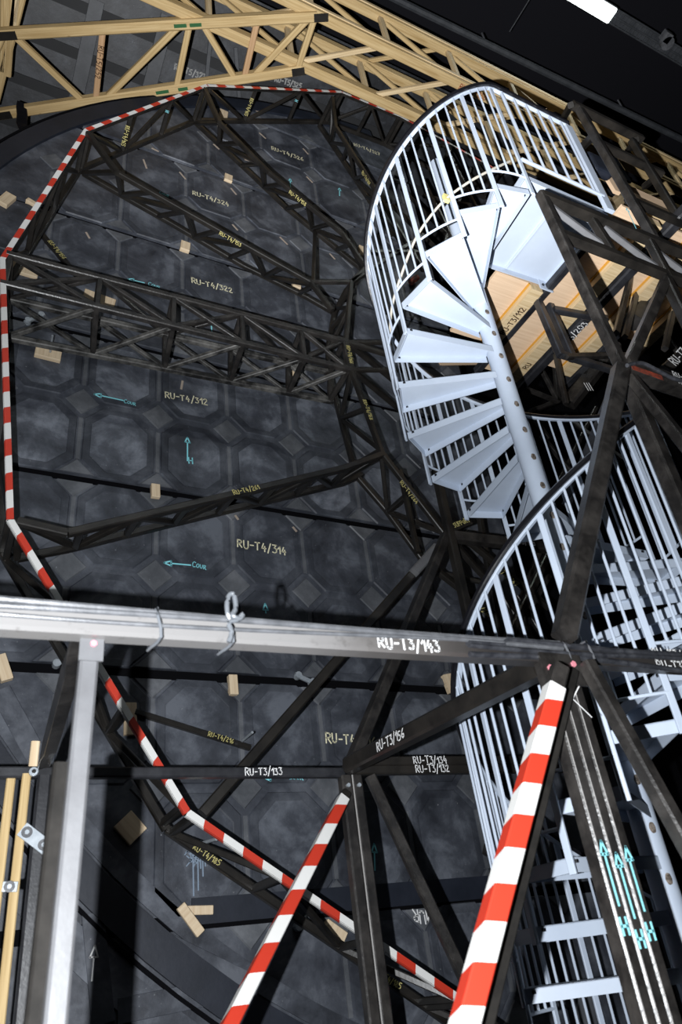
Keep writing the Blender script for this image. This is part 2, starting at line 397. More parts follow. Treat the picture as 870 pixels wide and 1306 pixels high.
for j in range(-6, 10):
    zc = SEAM0+rp*(j+0.5); XP, X0 = grid_at(zc)
    for i in range(-3, 8):
        xc = X0+XP*(i+0.5)
        if inside(xc, zc, 0.42) and xc+XP/2 < XR:
            hw, hh = XP/2-0.024, rp/2-0.026; c = 0.128
            def octo(w_, h_, c_, y): return [(xc+sx*a, y, zc+sz*b) for sx, sz, a, b in
                ((1, -1, w_-c_, h_), (1, -1, w_, h_-c_), (1, 1, w_, h_-c_), (1, 1, w_-c_, h_), (-1, 1, w_-c_, h_), (-1, 1, w_, h_-c_), (-1, -1, w_, h_-c_), (-1, -1, w_-c_, h_))]
            rings = [octo(hw, hh, c, D-0.001), octo(hw-0.006, hh-0.006, c, D-0.012), octo(hw-0.05, hh-0.05, c-0.01, D-0.012), octo(hw-0.056, hh-0.056, c-0.01, D-0.0105)]
            b0 = len(oct_mb.v)
            for r_ in rings: oct_mb.v += [V(p) for p in r_]
            for k in range(3):
                for q in range(8):
                    a_ = b0+8*k+q; b_ = b0+8*k+(q+1) % 8; oct_mb.quad((a_, b_, b_+8, a_+8), None, 1 if k else 0)
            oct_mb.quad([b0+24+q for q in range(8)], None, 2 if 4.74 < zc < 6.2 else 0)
for j in range(-6, 11):
    zc = SEAM0+rp*j
    on_seam = (j % 2 == 0); sz_ = 0.122
    for sg in ((1, -1) if on_seam else (0,)):
        XP, X0 = grid_at(zc+0.1*sg)
        for i in range(-3, 9):
            xc = X0+XP*i
            if inside(xc, zc, 0.3) and xc < XR-0.15:
                if sg == 0: out = [(sz_, 0), (0, sz_), (-sz_, 0), (0, -sz_)]
                else: out = [(sz_, 0.04*sg), (0, (sz_+.04)*sg), (-sz_, 0.04*sg)]
                if sg == -1: out = out[::-1]
                b0 = len(dia_mb.v); n = len(out)
                dia_mb.v += [V((xc+a, D-0.001, zc+b)) for a, b in out]+[V((xc+a*.93, D-0.010, zc+b*.93)) for a, b in out]
                for q in range(n): dia_mb.quad((b0+q, b0+(q+1) % n, b0+n+(q+1) % n, b0+n+q))
                dia_mb.quad([b0+n+q for q in range(n)])
    # short raised strips between octagons
for j in range(-6, 10):
    zc = SEAM0+rp*(j+0.5); XP, X0 = grid_at(zc)
    for i in range(-3, 9):
        xc = X0+XP*i
        if inside(xc, zc, 0.35) and xc < XR-0.1: dia_mb.box((xc, D-0.003, zc), AXES, (0.014, 0.004, rp/2-0.16))
for m_, nm, mt in ((oct_mb, 'octagon_coffers', [M['panel'], M['wall_dark'], M['panel_scuffed']]), (dia_mb, 'diamond_blocks', M['diamond'])):
    bm_fix = m_.build(nm, mt, back)
# curved navy band round the disc, with paler borders
def arc_band(name, r0, r1, y0, y1, m, a0, a1, n=64):
    b = MB()
    for i in range(n+1):
        a = math.radians(a0+(a1-a0)*i/n); c, s = math.cos(a), math.sin(a)
        for r, y in ((r0, y0), (r0, y1), (r1, y1), (r1, y0)): b.v.append(V((CX+r*c, y, CZ+r*s)))
    for i in range(n):
        for q in range(4):
            k = 4*i; b.quad((k+q, k+4+q, k+4+(q+1) % 4, k+(q+1) % 4))
    return struct(b, name, m)
arc_band('trim_1', 5.10, 5.27, D-0.030, D+0.02, M['band'], 96, 262)
arc_band('trim_2', 5.29, 5.31, D-0.018, D+0.02, M['void'], 96, 262)
arc_band('trim_3', 5.34, 5.50, D-0.012, D+0.02, M['panel'], 196, 262)
arc_band('trim_4', 4.98, 5.08, D-0.012, D+0.001, M['panel'], 186, 262)
b = MB()
for x0, x1, zc in ((1.32, 2.05, 2.02), (2.0, 3.6, 2.02)):
    b.box(((x0+x1)/2, D-0.012, zc), AXES, ((x1-x0)/2, 0.010, 0.065))
struct(b, 'trim_5', M['band'])
b = MB()
for A_, B_ in (((0, 880), (52, 975)), ((118, 1165), (132, 1306)), ((150, 1290), (290, 1262)), ((160, 1180), (330, 1262))):
    b.tube([at(*A_, D-0.008), at(*B_, D-0.008)], rect(0.11, 0.014, 0.002), EY)
struct(b, 'trim_6', M['wall'])

# sloping soffit of the upper set seen past the edge of the disc
def soff(x, y): return V((x, y, 11.75-0.365*(y-4.4)))
b = MB()
nrm = V((0, -0.365, -1)).normalized(); tang = V((0, 1, -0.365)).normalized()
L = 9.0/1.0
b.box(soff(2.0, 7.2)+nrm*-0.04, (EX, tang, nrm), (6.5, 3.6, 0.03))
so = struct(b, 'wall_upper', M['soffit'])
b = MB()
for k in range(13): b.box(soff(2.0, 4.6+0.47*k)+nrm*0.005, (EX, tang, nrm), (6.5, 0.06, 0.02))
o = b.build('plank_joints', M['joint'], so)
b = MB()
for px_, py_, px2, py2 in ((124, 0, 88, 167), (214, 20, 190, 112), (268, 50, 262, 112), (300, 60, 305, 130)):
    def onsoff(px, py):
        d = ray(px, py); t = (11.75+0.365*4.4-CAM.z)/(d.z+0.365*d.y); return CAM+d*t
    p, q = onsoff(px_, py_), onsoff(px2, py2)
    b.tube([p+nrm*0.03, q+nrm*0.03], rect(0.17 if px_ < 250 else 0.05, 0.03, 0.004), nrm)
b.build('battens', M['batten'], so)
# black cloth behind the right half
b = MB()
n = 60
for i in range(n+1):
    x = 4.1+8*i/n; y = 5.6+0.09*math.sin(i*1.7)
    b.v += [V((x, y, 0)), V((x, y, 9.5))]
for i in range(n): b.quad((2*i, 2*i+2, 2*i+3, 2*i+1))
o = struct(b, 'wall_drape', M['void'], True)

# chalk marks on the flats
WN = V((0, -1, 0))
def wallmark(text, px, py, px2, py2, hpx, m, sw=0.0105, name='lettering', Y=D-0.013, vflip=False):
    A_, B_ = at(px, py, Y), at(px2, py2, Y)
    r = (B_-A_); Lw = r.length; r.normalize(); u = r.cross(V((0, 1, 0))).normalized()*-1
    if u.z < 0: u = -u
    h = (at(px, py-hpx, Y)-A_).length
    # scale so that the text spans A..B
    tot = sum((max(p[0] for st in G[c] for p in st)+.2) if c != ' ' else .5 for c in text)
    hh = Lw/tot
    if r.cross(u).y > 0: u = u
    nrm_ = r.cross(u)
    write(text, A_, r, u, hh, min(sw, hh*.15), m, back, name)
wallmark('RU-T4/312', 211, 507, 266, 517, 12, M['pale'])
wallmark('RU-T4/314', 303, 698, 367, 708, 12, M['pale'])
wallmark('RU-T4/322', 245, 361, 298, 374, 9, M['pale'])
wallmark('RU-T4/324', 246, 248, 293, 264, 8, M['pale'])
wallmark('RU-T4/326', 347, 191, 388, 206, 7, M['pale'])
wallmark('RU-T4/216', 416, 947, 481, 952, 12, M['pale'])
wallmark('RU-T4/327', 452, 186, 486, 199, 7, M['pale'])
for (ax, ay, bx, by, cx_, cy_, ex, ey) in ((157, 511, 120, 503, 158, 514, 174, 518), (243, 721, 209, 718, 245, 723, 264, 727),
                                           (184, 361, 163, 356, 189, 364, 205, 369), (194, 242, 180, 238, 203, 247, 216, 252), (350, 992, 335, 991, 368, 994, 388, 995)):
    mb = MB(); arrow(mb, at(ax, ay, D-0.013), at(bx, by, D-0.013), WN, 0.011, 0.05)
    mb.build('arrow_mark', M['cyan'], back)
    wallmark('Cour', cx_, cy_, ex, ey, 7, M['cyan'])
for (ax, ay, bx, by) in ((239, 588, 239, 558), (371, 248, 370, 228), (270, 424, 269, 405), (339, 782, 338, 770), (478, 1110, 477, 1076), (433, 250, 433, 240)):
    mb = MB(); arrow(mb, at(ax, ay, D-0.013), at(bx, by, D-0.013), WN, 0.011, 0.05); mb.build('arrow_mark', M['cyan'], back)
wallmark('H', 241, 591, 248, 592, 8, M['cyan'])
mb = MB(); arrow(mb, at(117, 1251, D-0.02), at(121, 1206, D-0.02), WN, 0.008, 0.05); mb.build('arrow_mark', M['white'], back)
# MUR, written upside down
A_ = at(549, 1162, D-0.013); B_ = at(524, 1160, D-0.013); r = (B_-A_).normalized()
write('MUR', A_, r, V((0, 0, -1)), 0.065, 0.009, M['white'], back)
b = MB()
for i in range(7):
    x, y0_, y1_ = 243+i*3, 1078+random.uniform(-4, 6), (1100, 1143, 1102, 1136, 1108, 1118, 1105)[i]
    b.tube([at(x, y0_, D-0.012), at(x+1, y1_, D-0.012)], rect(0.008, 0.003, 0.0005), EY)
for i in range(26):
    p = at(238+random.uniform(0, 30), 1078+random.uniform(0, 24), D-0.013); q = p+V((random.uniform(-.06, .06), 0, random.uniform(-.06, .06)))
    b.tube([p, q], rect(0.006, 0.002, 0.0003), EY)
b.build('paint_drips', M['bluedrip'], back)
b = MB()
for x, y, an, ln in ((233, 224, -50, 12), (298, 244, -50, 11), (300, 290, -48, 10), (362, 307, -45, 14), (395, 229, -45, 11), (358, 262, -45, 13), (424, 327, -48, 10), (335, 173, -42, 11), (276, 187, -42, 10),
                     (329, 142, -20, 9), (390, 193, -48, 10), (185, 209, -70, 12), (198, 191, -25, 10), (470, 250, -40, 8), (302, 660, -55, 7), (376, 675, -50, 8), (318, 205, -15, 12), (112, 300, -60, 9), (232, 491, 80, 11)):
    p = at(x, y, D-0.014); k_ = ln/2; a = math.radians(-an); q0, q1 = at(x-k_*math.cos(a), y-k_*math.sin(a), D-0.014), at(x+k_*math.cos(a), y+k_*math.sin(a), D-0.014)
    b.tube([q0, q1], rect(0.018, 0.004, 0.001), EY)
b.build('chipped_edges', M['chip'], back)
def soffmark(text, px, py, px2, py2, m):
    def on(px, py):
        d = ray(px, py); t = (11.75+0.365*4.4-CAM.z)/(d.z+0.365*d.y); return CAM+d*t+nrm*0.03
    A_, B_ = on(px, py), on(px2, py2); r = B_-A_; Lw = r.length
    tot = sum(max(p[0] for st in G[c] for p in st)+.2 for c in text)
    u = nrm.cross(r).normalized()
    write(text, A_, r, u, Lw/tot, 0.014, m, so)
soffmark('RU-T5/323', 222, 88, 262, 102, M['chalkgrey'])
soffmark('RU-T5/325', 350, 103, 384, 113, M['chalkgrey'])

# ------------------------------------------------------------------ wooden blocks on the flats
def block(px, py, wpx, hpx, ang, label, name='wood_block', Y=D-0.03, depth=0.022, m='offcut', cat='wood block', sy=1.0):
    """a board of wpx by hpx photo pixels, centred on the given pixel and turned by ang degrees in its plane"""
    c = at(px, py, Y); k = (at(px+1, py, Y)-c).length*0.5+(at(px, py+1, Y)-c).length*0.5
    a = math.radians(ang); e1 = (EX*math.cos(a)+EZ*math.sin(a)); e2 = (EZ*math.cos(a)-EX*math.sin(a))
    # foreshortening along the wall differs from that up the wall
    sx = (at(px+1, py+.1, Y)-c).length; 
    b = MB(); b.box(c, (e1, e2, EY), (wpx*k/2, hpx*k/2, depth))
    o = b.build(name, M[m]); 
    bev = o.modifiers.new('edge', 'BEVEL'); bev.width = 0.003; bev.segments = 1
    tag(o, label, cat); return o
BW = 'wood block'
block(62, 448, 27, 23, -2, 'wooden block hung on a pin under the left end of the box truss', depth=0.02)
block(32, 345, 26, 15, -3, 'wooden board with dark marks behind the left end of the wide black box truss', Y=D-0.02)
block(126, 384, 32, 17, -8, 'brown board behind the second bay of the wide black box truss', Y=D-0.02)
block(8, 255, 11, 19, -22, 'wooden block at the left edge of the wall above the taped ring')
block(198, 627, 10, 18, 2, 'small upright wooden block across the black seam right of the cyan H arrow', Y=D-0.02)
block(297, 874, 11, 25, 2, 'upright wooden block across the black seam below the heavy grey beam', Y=D-0.02)
block(573, 872, 11, 21, 12, 'wooden block across the lower black seam beside the stair handrail', Y=D-0.02)
block(166, 1056, 30, 32, 43, 'square wooden board turned on its corner in the post shadow', Y=D-0.02, depth=0.014)
block(243, 1173, 45, 13, -52, 'pale wooden slat lying slantwise over another below the white paint drips', Y=D-0.06, depth=0.012, cat='slat')
block(254, 1161, 38, 11, -3, 'pale wooden slat lying level under a slanting one below the white paint drips', Y=D-0.035, depth=0.012, cat='slat')
block(4, 852, 15, 36, 22, 'wooden board cut by the left edge of the picture below the grey beam', Y=D-0.03)
block(166, 917, 16, 42, 2, 'wooden board behind the taped ring in the shadow of the post', Y=D-0.02, depth=0.012)
block(427, 1187, 32, 12, -35, 'wooden board behind the lowest taped ring truss beside the zinc clip', Y=D-0.02, cat='slat')
block(236, 315, 9, 12, -5, 'little wooden block across the seam above the chalked RU-T4/322', Y=D-0.02)
block(291, 228, 7, 9, -5, 'little wooden block above the chalked RU-T4/324', Y=D-0.02)
block(284, 152, 7, 24, -6, 'narrow wooden batten standing behind the top of the taped ring', Y=D-0.02)
block(378, 363, 8, 10, -5, 'little wooden block behind the tip of the sloping black truss', Y=D-0.02)
block(463, 322, 8, 13, -5, 'wooden block beside the left edge of the spiral stair railing', Y=D-0.02)
block(378, 477, 9, 9, 45, 'tiny wooden wedge behind the right end of the wide black box truss', Y=D-0.02)
block(40, 259, 10, 5, -25, 'thin wooden chip beside the taped ring on the upper left of the wall', Y=D-0.02)
for (px_, py_, an) in ((233, 52+250, 0),): pass

# ------------------------------------------------------------------ black lattice trusses
def truss_members(root, outer, inner, posts=(), diags=(), w=0.042, m='steel', cname='chord'):
    for pl in (outer, inner):
        for a, b_ in zip(pl[:-1], pl[1:]): bar(cname, a, b_, w, M[m], root)
    for a, b_ in posts: bar('post', a, b_, w*0.85, M[m], root)
    for a, b_ in diags: bar('brace', a, b_, w*0.8, M[m], root)
YO, YI = 3.75, 4.12
ringpx = [(640, 222), (510, 150), (435, 119), (263, 111), (110, 168), (3, 333), (13, 665), (238, 1037), (590, 1278), (760, 1400)]
ring = [at(px_, py_, YO) for px_, py_ in ringpx]
names = ['running behind the stair railing', 'topmost right, passing under the timber box truss', 'top, level, under the timber trusses', 'upper left, rising to the top corner',
         'left, above the end of the wide box truss', 'left edge, long steep stretch beside the octagon wall', 'lower left, passing behind the foreground beam', 'bottom, crossing behind the slanting taped strut',
         'far bottom, behind the big taped strut']
off = V((0, YI-YO, 0))
for i in range(len(ring)-1):
    A_, B_ = ring[i], ring[i+1]; d = (B_-A_)
    cen = V((CX, YO, CZ)); inward = (cen-(A_+B_)/2); inward -= d.normalized()*inward.dot(d.normalized()); inward.normalize()
    root = thing('ring_truss', 'taped ring truss ' + names[i], 'truss', A_, 'ring trusses')
    bar('chord', A_, B_, 0.034, M['steel'], root); bar('chord', A_+off, B_+off, 0.045, M['steel'], root)
    n = max(2, round(d.length/0.62))
    for k in range(n+1):
        p = A_+d*(k/n)
        if k == 0: p = A_+d*0.02
        if k == n: p = A_+d*0.98
        bar('post', p, p+off, 0.038, M['steel'], root)
        if k < n:
            q = A_+d*((k+1)/n); a_, b_ = (p, q+off) if k % 2 else (p+off, q)
            bar('brace', a_, b_, 0.032, M['steel'], root)
    # tape on the outer edge, facing the camera and outwards
    t = MB(); dn = d.normalized(); out = -inward
    fa = V((0, -1, 0))
    p0 = A_+fa*0.019; p1 = B_+fa*0.019
    t.tube([p0, p1], rect(0.034, 0.003, 0.0005), EY); t.tube([A_+out*0.019-V((0, .006, 0)), B_+out*0.019-V((0, .006, 0))], rect(0.022, 0.003, 0.0005), out)
    if i not in (8,): t.build('hazard_tape', M['tape_ring'], root)
    if i == 7:
        for t_ in (.10, .80): barwrite('RU-T4/185', A_+off, B_+off, t_, 0.045, 0.028, M['yellow'], root)
    if i in (2, 3):
        for k, mk in ((1, 'cyan'), (2, 'yellow')):
            p = A_+d*((k+.02)/n)
            barwrite('RU-T4/16' + str(3+k) if mk == 'yellow' else 'H', p, p+off, 0.25, 0.038, 0.034, M[mk], root)

def poly_at(pts, Y): return [at(x, y, Y) for x, y in pts]
def lerp_poly(pl, n):
    L = [0]
    for a, b_ in zip(pl[:-1], pl[1:]): L.append(L[-1]+(b_-a).length)
    out = []
    for k in range(n+1):
        s = L[-1]*k/n; j = 0
        while j < len(pl)-2 and s > L[j+1]: j += 1
        out.append(pl[j].lerp(pl[j+1], (s-L[j])/(L[j+1]-L[j]) if L[j+1] > L[j] else 0))
    return out
def rib(label, outer_px, inner_px, n, marks=(), w=0.042, yo=YO, yi=YI, name='rib_truss', ends=True):
    o_, i_ = poly_at(outer_px, yo), poly_at(inner_px, yi)
    root = thing(name, label, 'truss', o_[0], 'rib trusses inside the ring')
    a, b_ = lerp_poly(o_, n), lerp_poly(i_, n)
    posts = [(a[k], b_[k]) for k in range(0 if ends else 1, n)]
    dg = [(a[k], b_[k+1]) if k % 2 == 0 else (b_[k], a[k+1]) for k in range(n)]
    truss_members(root, o_, i_, posts, dg, w)
    for text, k0, k1, t in marks:
        p, q = (o_[k0], o_[k1]); barwrite(text, p, q, t, w, 0.034, M['yellow'], root)
    return root, o_, i_
rib('black rib truss sloping down to the right just below the chalked RU-T4/324', [(149, 220), (217, 259), (396, 360), (424, 396)], [(106, 221), (220, 286), (310, 339), (391, 379), (424, 398)], 7, (('RU-T4/153', 1, 2, 0.35),))
root, o_, i_ = rib('black rib truss from the ring top running down to the stair railing', [(280, 157), (343, 220), (437, 298), (466, 340)], [(250, 157), (318, 220), (366, 266), (437, 324), (462, 344)], 7, (('RU-T4/158', 1, 2, 0.3),))
bar('strut', at(261, 114, YO), at(280, 157, YO), 0.045, M['steel'], root)
root = thing('steel_strut', 'short black strut from the upper left ring corner to a rib truss', 'strut', at(112, 170, YO-0.04)); bar('tube', at(112, 170, YO-0.04), at(149, 220, YO-0.04), 0.045, M['steel'], root)
rib('black rib truss falling from the ring beside the top of the stair railing', [(424, 125), (428, 162), (462, 215), (490, 262), (540, 345)], [(407, 160), (434, 200), (466, 248), (500, 300)], 6, (('RU-T4/161', 2, 3, 0.1),))
# the wide box truss
z1, z2 = 6.08, 5.75
def boxz(px_, py_, Y): return at(px_, py_, Y)
c1 = [at(8, 324, YO), at(442, 436, YO)]; c2 = [at(0, 361, YO), at(448, 472, YO)]
c3 = [at(5, 380, YI), at(424, 476, YI)]; c4 = [at(3, 429, YI), at(424, 512, YI)]
root = thing('box_truss', 'wide black box truss of four long tubes below the chalked RU-T4/322', 'truss', c2[0])
for c_ in (c1, c2, c3, c4): bar('chord', c_[0], c_[1], 0.045, M['scuffed' if c_ in (c3, c4) else 'steel_worn'], root)
n = 5
def L_(c_, t): return c_[0].lerp(c_[1], t)
fr = [0.0, 0.235, 0.44, 0.645, 0.84, 1.0]
for k in range(6):
    t = min(max(fr[k], 0.01), 0.99)
    for a, b_ in ((c1, c2), (c3, c4), (c1, c3), (c2, c4)): bar('post', L_(a, t), L_(b_, t), 0.038, M['steel_worn'], root)
    if k < 5:
        t2 = min(fr[k+1], 0.99)
        bar('brace', L_(c1, t), L_(c2, t2), 0.036, M['steel_worn'], root) if k % 2 == 0 or k > 1 else bar('brace', L_(c1, t), L_(c2, t2), 0.036, M['steel_worn'], root)
        bar('brace', L_(c4, t), L_(c2, t2), 0.036, M['scuffed'], root)
        bar('brace', L_(c3, t), L_(c4, t2), 0.03, M['scuffed'], root)
        bar('brace', L_(c3, t2), L_(c1, t), 0.03, M['steel_worn'], root) if k % 2 else bar('brace', L_(c1, t2), L_(c3, t), 0.03, M['steel_worn'], root)
        bar('brace', L_(c2, t), L_(c1, t2), 0.03, M['steel_worn'], root) if k % 2 == 0 else None
# long low truss
root, o_, i_ = rib('long low black truss rising from the ring above the chalked RU-T4/314', [(22, 665), (86, 680), (217, 650), (437, 598), (487, 580)], [(22, 712), (86, 700), (217, 668), (437, 616), (460, 606)], 8, (('RU-T4/261', 2, 3, 0.32),), 0.046)
# inner ring
rib('black truss of the inner ring, upper bend left of the stair railing', [(470, 338), (448, 360), (441, 437), (448, 472)], [(440, 372), (426, 400), (419, 440), (418, 478)], 4, (('RU-T4/166', 2, 3, 0.2),))
rib('black truss of the inner ring, lower bend left of the stairs', [(448, 472), (487, 578), (566, 680)], [(420, 478), (434, 531), (454, 606), (492, 650), (540, 716)], 4, (('RU-T4/168', 0, 1, 0.4), ('RU-T4/264', 1, 2, 0.35)))
for lab, pts, ya, yb in (
    ('thin black tube running right from the box truss end to the stair railing, upper', ((442, 437), (505, 437)), YO, YO),
    ('black tube slanting right from the box truss end behind the stair railing', ((444, 438), (520, 500)), YO, YI),
    ('black tube sloping gently right from the box truss end behind the stair railing', ((444, 437), (520, 460)), YO, YO),
    ('thin black tube running right from the lower corner of the box truss', ((449, 472), (520, 472)), YO, YO),
    ('black tube slanting down right from the lower corner of the box truss', ((452, 474), (525, 535)), YO, YI),
    ('thin black tube level from the sloping rib truss to the inner ring corner', ((396, 360), (448, 360)), YO, YO),
    ('thin black tube standing on the sloping rib truss between two rib trusses', ((402, 290), (400, 360)), YI, YO),
    ('black tube rising from the inner ring corner behind the stair railing', ((448, 360), (540, 300)), YO, YO),
    ('black tube crossing level behind the upper stair railing', ((470, 322), (600, 322)), YO, YO),
    ('black tube sloping right behind the upper stair railing', ((500, 262), (585, 345)), YO, YI),
    ('thin black bar with yellow marks meeting the slanting strut', ((172, 908), (319, 954)), 4.378, 4.378),
    ('short black bar hanging under the ring above the left end of the box truss', ((52, 298), (105, 360)), 4.378, 4.378),
    ('dark tube behind the pole base of the upper railing, steep', ((512, 240), (620, 350)), YI, YI)):
    root = thing('steel_tube', lab, 'tube', at(*pts[0], ya), 'thin black tubes'); A_, B_ = at(*pts[0], ya), at(*pts[1], yb)
    bar('tube', A_, B_, 0.035 if 'thin' in lab else 0.042, M['steel_worn' if 'level' in lab else 'steel'], root)
    if 'yellow marks' in lab: barwrite('RU-T4/216', A_, B_, 0.62, 0.035, 0.028, M['yellow'], root)
    if 'short black' in lab: barwrite('RU-T4/156', A_, B_, 0.2, 0.042, 0.036, M['yellow'], root)

# ------------------------------------------------------------------ the struts in front of the wall
def strut(label, A_, B_, w, m='steel', text=None, t=0.3, size=0.05, flip=False, mk='white', h=None, name='steel_strut', sw=None, face=None, group=None, seams=False, off_=0.0):
    root = thing(name, label, 'strut', A_, group); bar('tube', A_, B_, w, M[m], root, h)
    if text: barwrite(text, A_, B_, t, h or w, size, M[mk], root, face, flip, sw, off_)
    return root
YN = 3.35
N1 = at(445, 982, YN); N2 = at(569, 682, 3.5)
strut('long level black bar marked RU-T3/133 across the lower left of the wall', at(-60, 986, YN), at(437, 986, YN), 0.045, 'steel_blue', 'RU-T3/133', 0.70, 0.032, h=0.045)
strut('upper of two stacked level bars, marked RU-T3/134', at(452, 972, YN), at(730, 969, YN), 0.045, 'steel', 'RU-T3/134', 0.23, 0.036)
strut('lower of two stacked level bars, marked RU-T3/132', at(452, 983, YN), at(730, 980, YN), 0.045, 'steel', 'RU-T3/132', 0.24, 0.036)
strut('black strut climbing from the bar marked RU-T3/133 to the hub left of the stairs', N1, N2, 0.072, 'steel_worn', h=0.06)
strut('black strut slanting behind the beam with an upper end coloured as if lit', at(258, 1038, 3.9), at(556, 698, 3.7), 0.06, 'steel')
root = thing('painted_highlight', 'pale painted sleeve on the slanting strut left of the hub', 'highlight', at(528, 730, 3.69)); bar('highlight', at(528, 730, 3.68), at(556, 699, 3.665), 0.066, M['steel_bare_and_lit'], root)  # the strut's lit stretch, put into a paler colour
strut('black upright tube through the hub left of the stairs, below the treads', at(556, 600, 3.5), at(603, 812, 3.42), 0.06, 'steel')
strut('black bar from the hub running right behind the treads with white marks RU-T3/155', at(575, 684, 3.48), at(735, 703, 3.5), 0.075, 'steel_worn', 'RU-T3/155', 0.40, 0.045, face=V((0, -1, 0)))
strut('small black plate with yellow writing beside the hub under the treads', at(574, 674, 3.462), at(600, 664, 3.462), 0.012, 'steel', 'SUPPORT', 0.05, 0.035, mk='yellow', h=0.06, name='marked_plate')
strut('thin black brace falling right from the hub behind the lower handrail', at(571, 684, 3.52), at(632, 752, 3.7), 0.04, 'steel')
strut('black brace falling from the hub to the right with a yellow mark', at(590, 684, 3.7), at(700, 775, 3.9), 0.045, 'steel', 'RU-T4/269', 0.35, 0.045, mk='yellow')
strut('black brace crossing low behind the upright tube under the hub', at(556, 727, 3.8), at(630, 785, 3.9), 0.045, 'steel', 'RU-T4/268', 0.5, 0.045, mk='yellow')
strut('thin level black tube behind the upright under the hub', at(560, 731, 3.9), at(625, 745, 3.9), 0.03, 'steel_worn')
strut('black leaning tube behind the railing right of the hub', at(612, 660, 3.9), at(640, 830, 3.9), 0.045, 'steel')
strut('black tube slanting up behind the lower handrail', at(640, 830, 3.8), at(700, 705, 3.9), 0.06, 'steel')
strut('black tube falling behind the lower railing bars', at(630, 745, 3.9), at(690, 835, 3.9), 0.05, 'steel')
strut('first of two thin black tubes crossing below the box truss left of the stairs', at(510, 600, 3.8), at(533, 705, 3.8), 0.036, 'steel')
# double upright below the hub of RU-T3/133
root = thing('double_upright', 'double black upright below the end of bar RU-T3/133', 'upright', at(459, 1306, YN))
A_, B_ = at(446, 990, YN), at(473, 1400, YN)
B_ = V((A_.x, A_.y, 0.0))
for s in (-0.03, 0.03): bar('tube', A_+V((s, 0, 0)), B_+V((s, 0, 0)), 0.056, M['steel_worn'], root)
bar('seam', A_+V((0, -0.027, 0)), B_+V((0, -0.027, 0)), 0.006, M['seam'], root)  # same painted highlight along the joint
for dx, dz in ((-.03, -.05), (.03, -.05), (0.0, 0.03)):
    bolt_mb(A_+V((dx, -0.028, dz)), (0, -1, 0), 0.01).build('bolt', M['zinc'], root)
strut('black strut falling from the double bars to behind the big taped strut', at(472, 990, YN-0.02), at(612, 1290, YN-0.1), 0.05, 'steel_worn')
# struts wrapped in tape
def taped(label, A_, B_, w, turn, start, mat, m='steel'):
    """turn: degrees by which the broad taped side is swung to the right of the camera"""
    root = thing('taped_strut', label, 'strut', A_); t = (B_-A_).normalized(); v = CAM-(A_+B_)/2; v -= t*v.dot(t); v.normalize()
    sr = t.cross(v).normalized()
    if sr.dot(right) < 0: sr = -sr
    a = math.radians(turn); up = v*math.cos(a)+sr*math.sin(a)
    bar('tube', A_, B_, w, M[m], root, None, up)
    b = MB(); b.tube([A_.lerp(B_, start), B_], rect(w+0.005, w+0.005, 0.004), up, False); b.build('hazard_tape', M[mat], root); return root
NODE = V((1.90, 1.80, 2.48))
taped('thin slanting strut in red and white tape below the bar RU-T3/133', at(441, 1012, 3.30), at(270, 1352, 2.85), 0.046, 12, 0.03, 'tape')
taped('thick slanting strut wrapped in red and white tape, lower right foreground', at(714, 852, 1.70), at(586, 1330, 1.74), 0.052, 22, 0.075, 'tape_big', 'steel_worn')
bar('dark_edge_bar', at(730, 856, 1.76), at(613, 1330, 1.80), 0.036, M['dull'], [o for o in COL.objects if o.name.startswith('taped_strut.001')][0])  # dark bar added for the black stripe beside the tape
strut('dark slanting strut marked RU-T3/156 left of the column', at(690, 850, 1.86), at(446, 976, YN-0.08), 0.075, 'steel', 'RU-T3/156', 0.76, 0.040, True)

# the three-tube column with cyan arrows
root = thing('triple_column', 'dark column of three tubes side by side with three cyan arrows and H marks', 'column', (NODE.x, 1.80, 0))
top = 2.46; PT = 0.046; CX0 = NODE.x-0.125
for i in range(3):
    x = CX0+i*PT; p = V((x, 1.80, 0)); q = V((x, 1.80, top))
    bar('tube', p, q, PT-0.001, M['steel_worn'], root, h=0.06)
    mb = MB(); z0 = (1.695, 1.66, 1.675)[i]; arrow(mb, (x-0.004, 1.769, z0), (x-0.004, 1.769, z0+0.17), (0, -1, 0), 0.0075, 0.036)
    mb.build('arrow_mark', M['cyan'], root)
    write('H', V((x-0.016, 1.7685, z0-0.072)), EX, EZ, 0.046, 0.0075, M['cyan'], root)
    bar('seam', V((x-PT/2+.004, 1.769, 0)), V((x-PT/2+.004, 1.769, top)), 0.0024, M['seam'], root)  # highlight at the tube seam, put into the colour
mb = MB()
for a_, b_ in (((-.06, -.09), (.06, .03)), ((-.06, .03), (.06, -.09))): stroke(mb, [V((CX0+.05+a_[0], 1.7665, 2.33+a_[1])), V((CX0+.05+b_[0], 1.7665, 2.33+b_[1]))], .004, None, None, V((0, -1, 0)))
mb.build('cross_mark', M['white'], root)
b = MB(); b.box((CX0+.04, 1.763, 2.40), AXES, (.09, .004, .055)); b.build('gusset_plate', M['steel_worn'], root)
for dx, dz in ((-.02, 0), (.03, -.01), (.09, .02)): bolt_mb((CX0+dx, 1.760, 2.40+dz), (0, -1, 0), .011, .006).build('paint_spot', M['pink'], root)

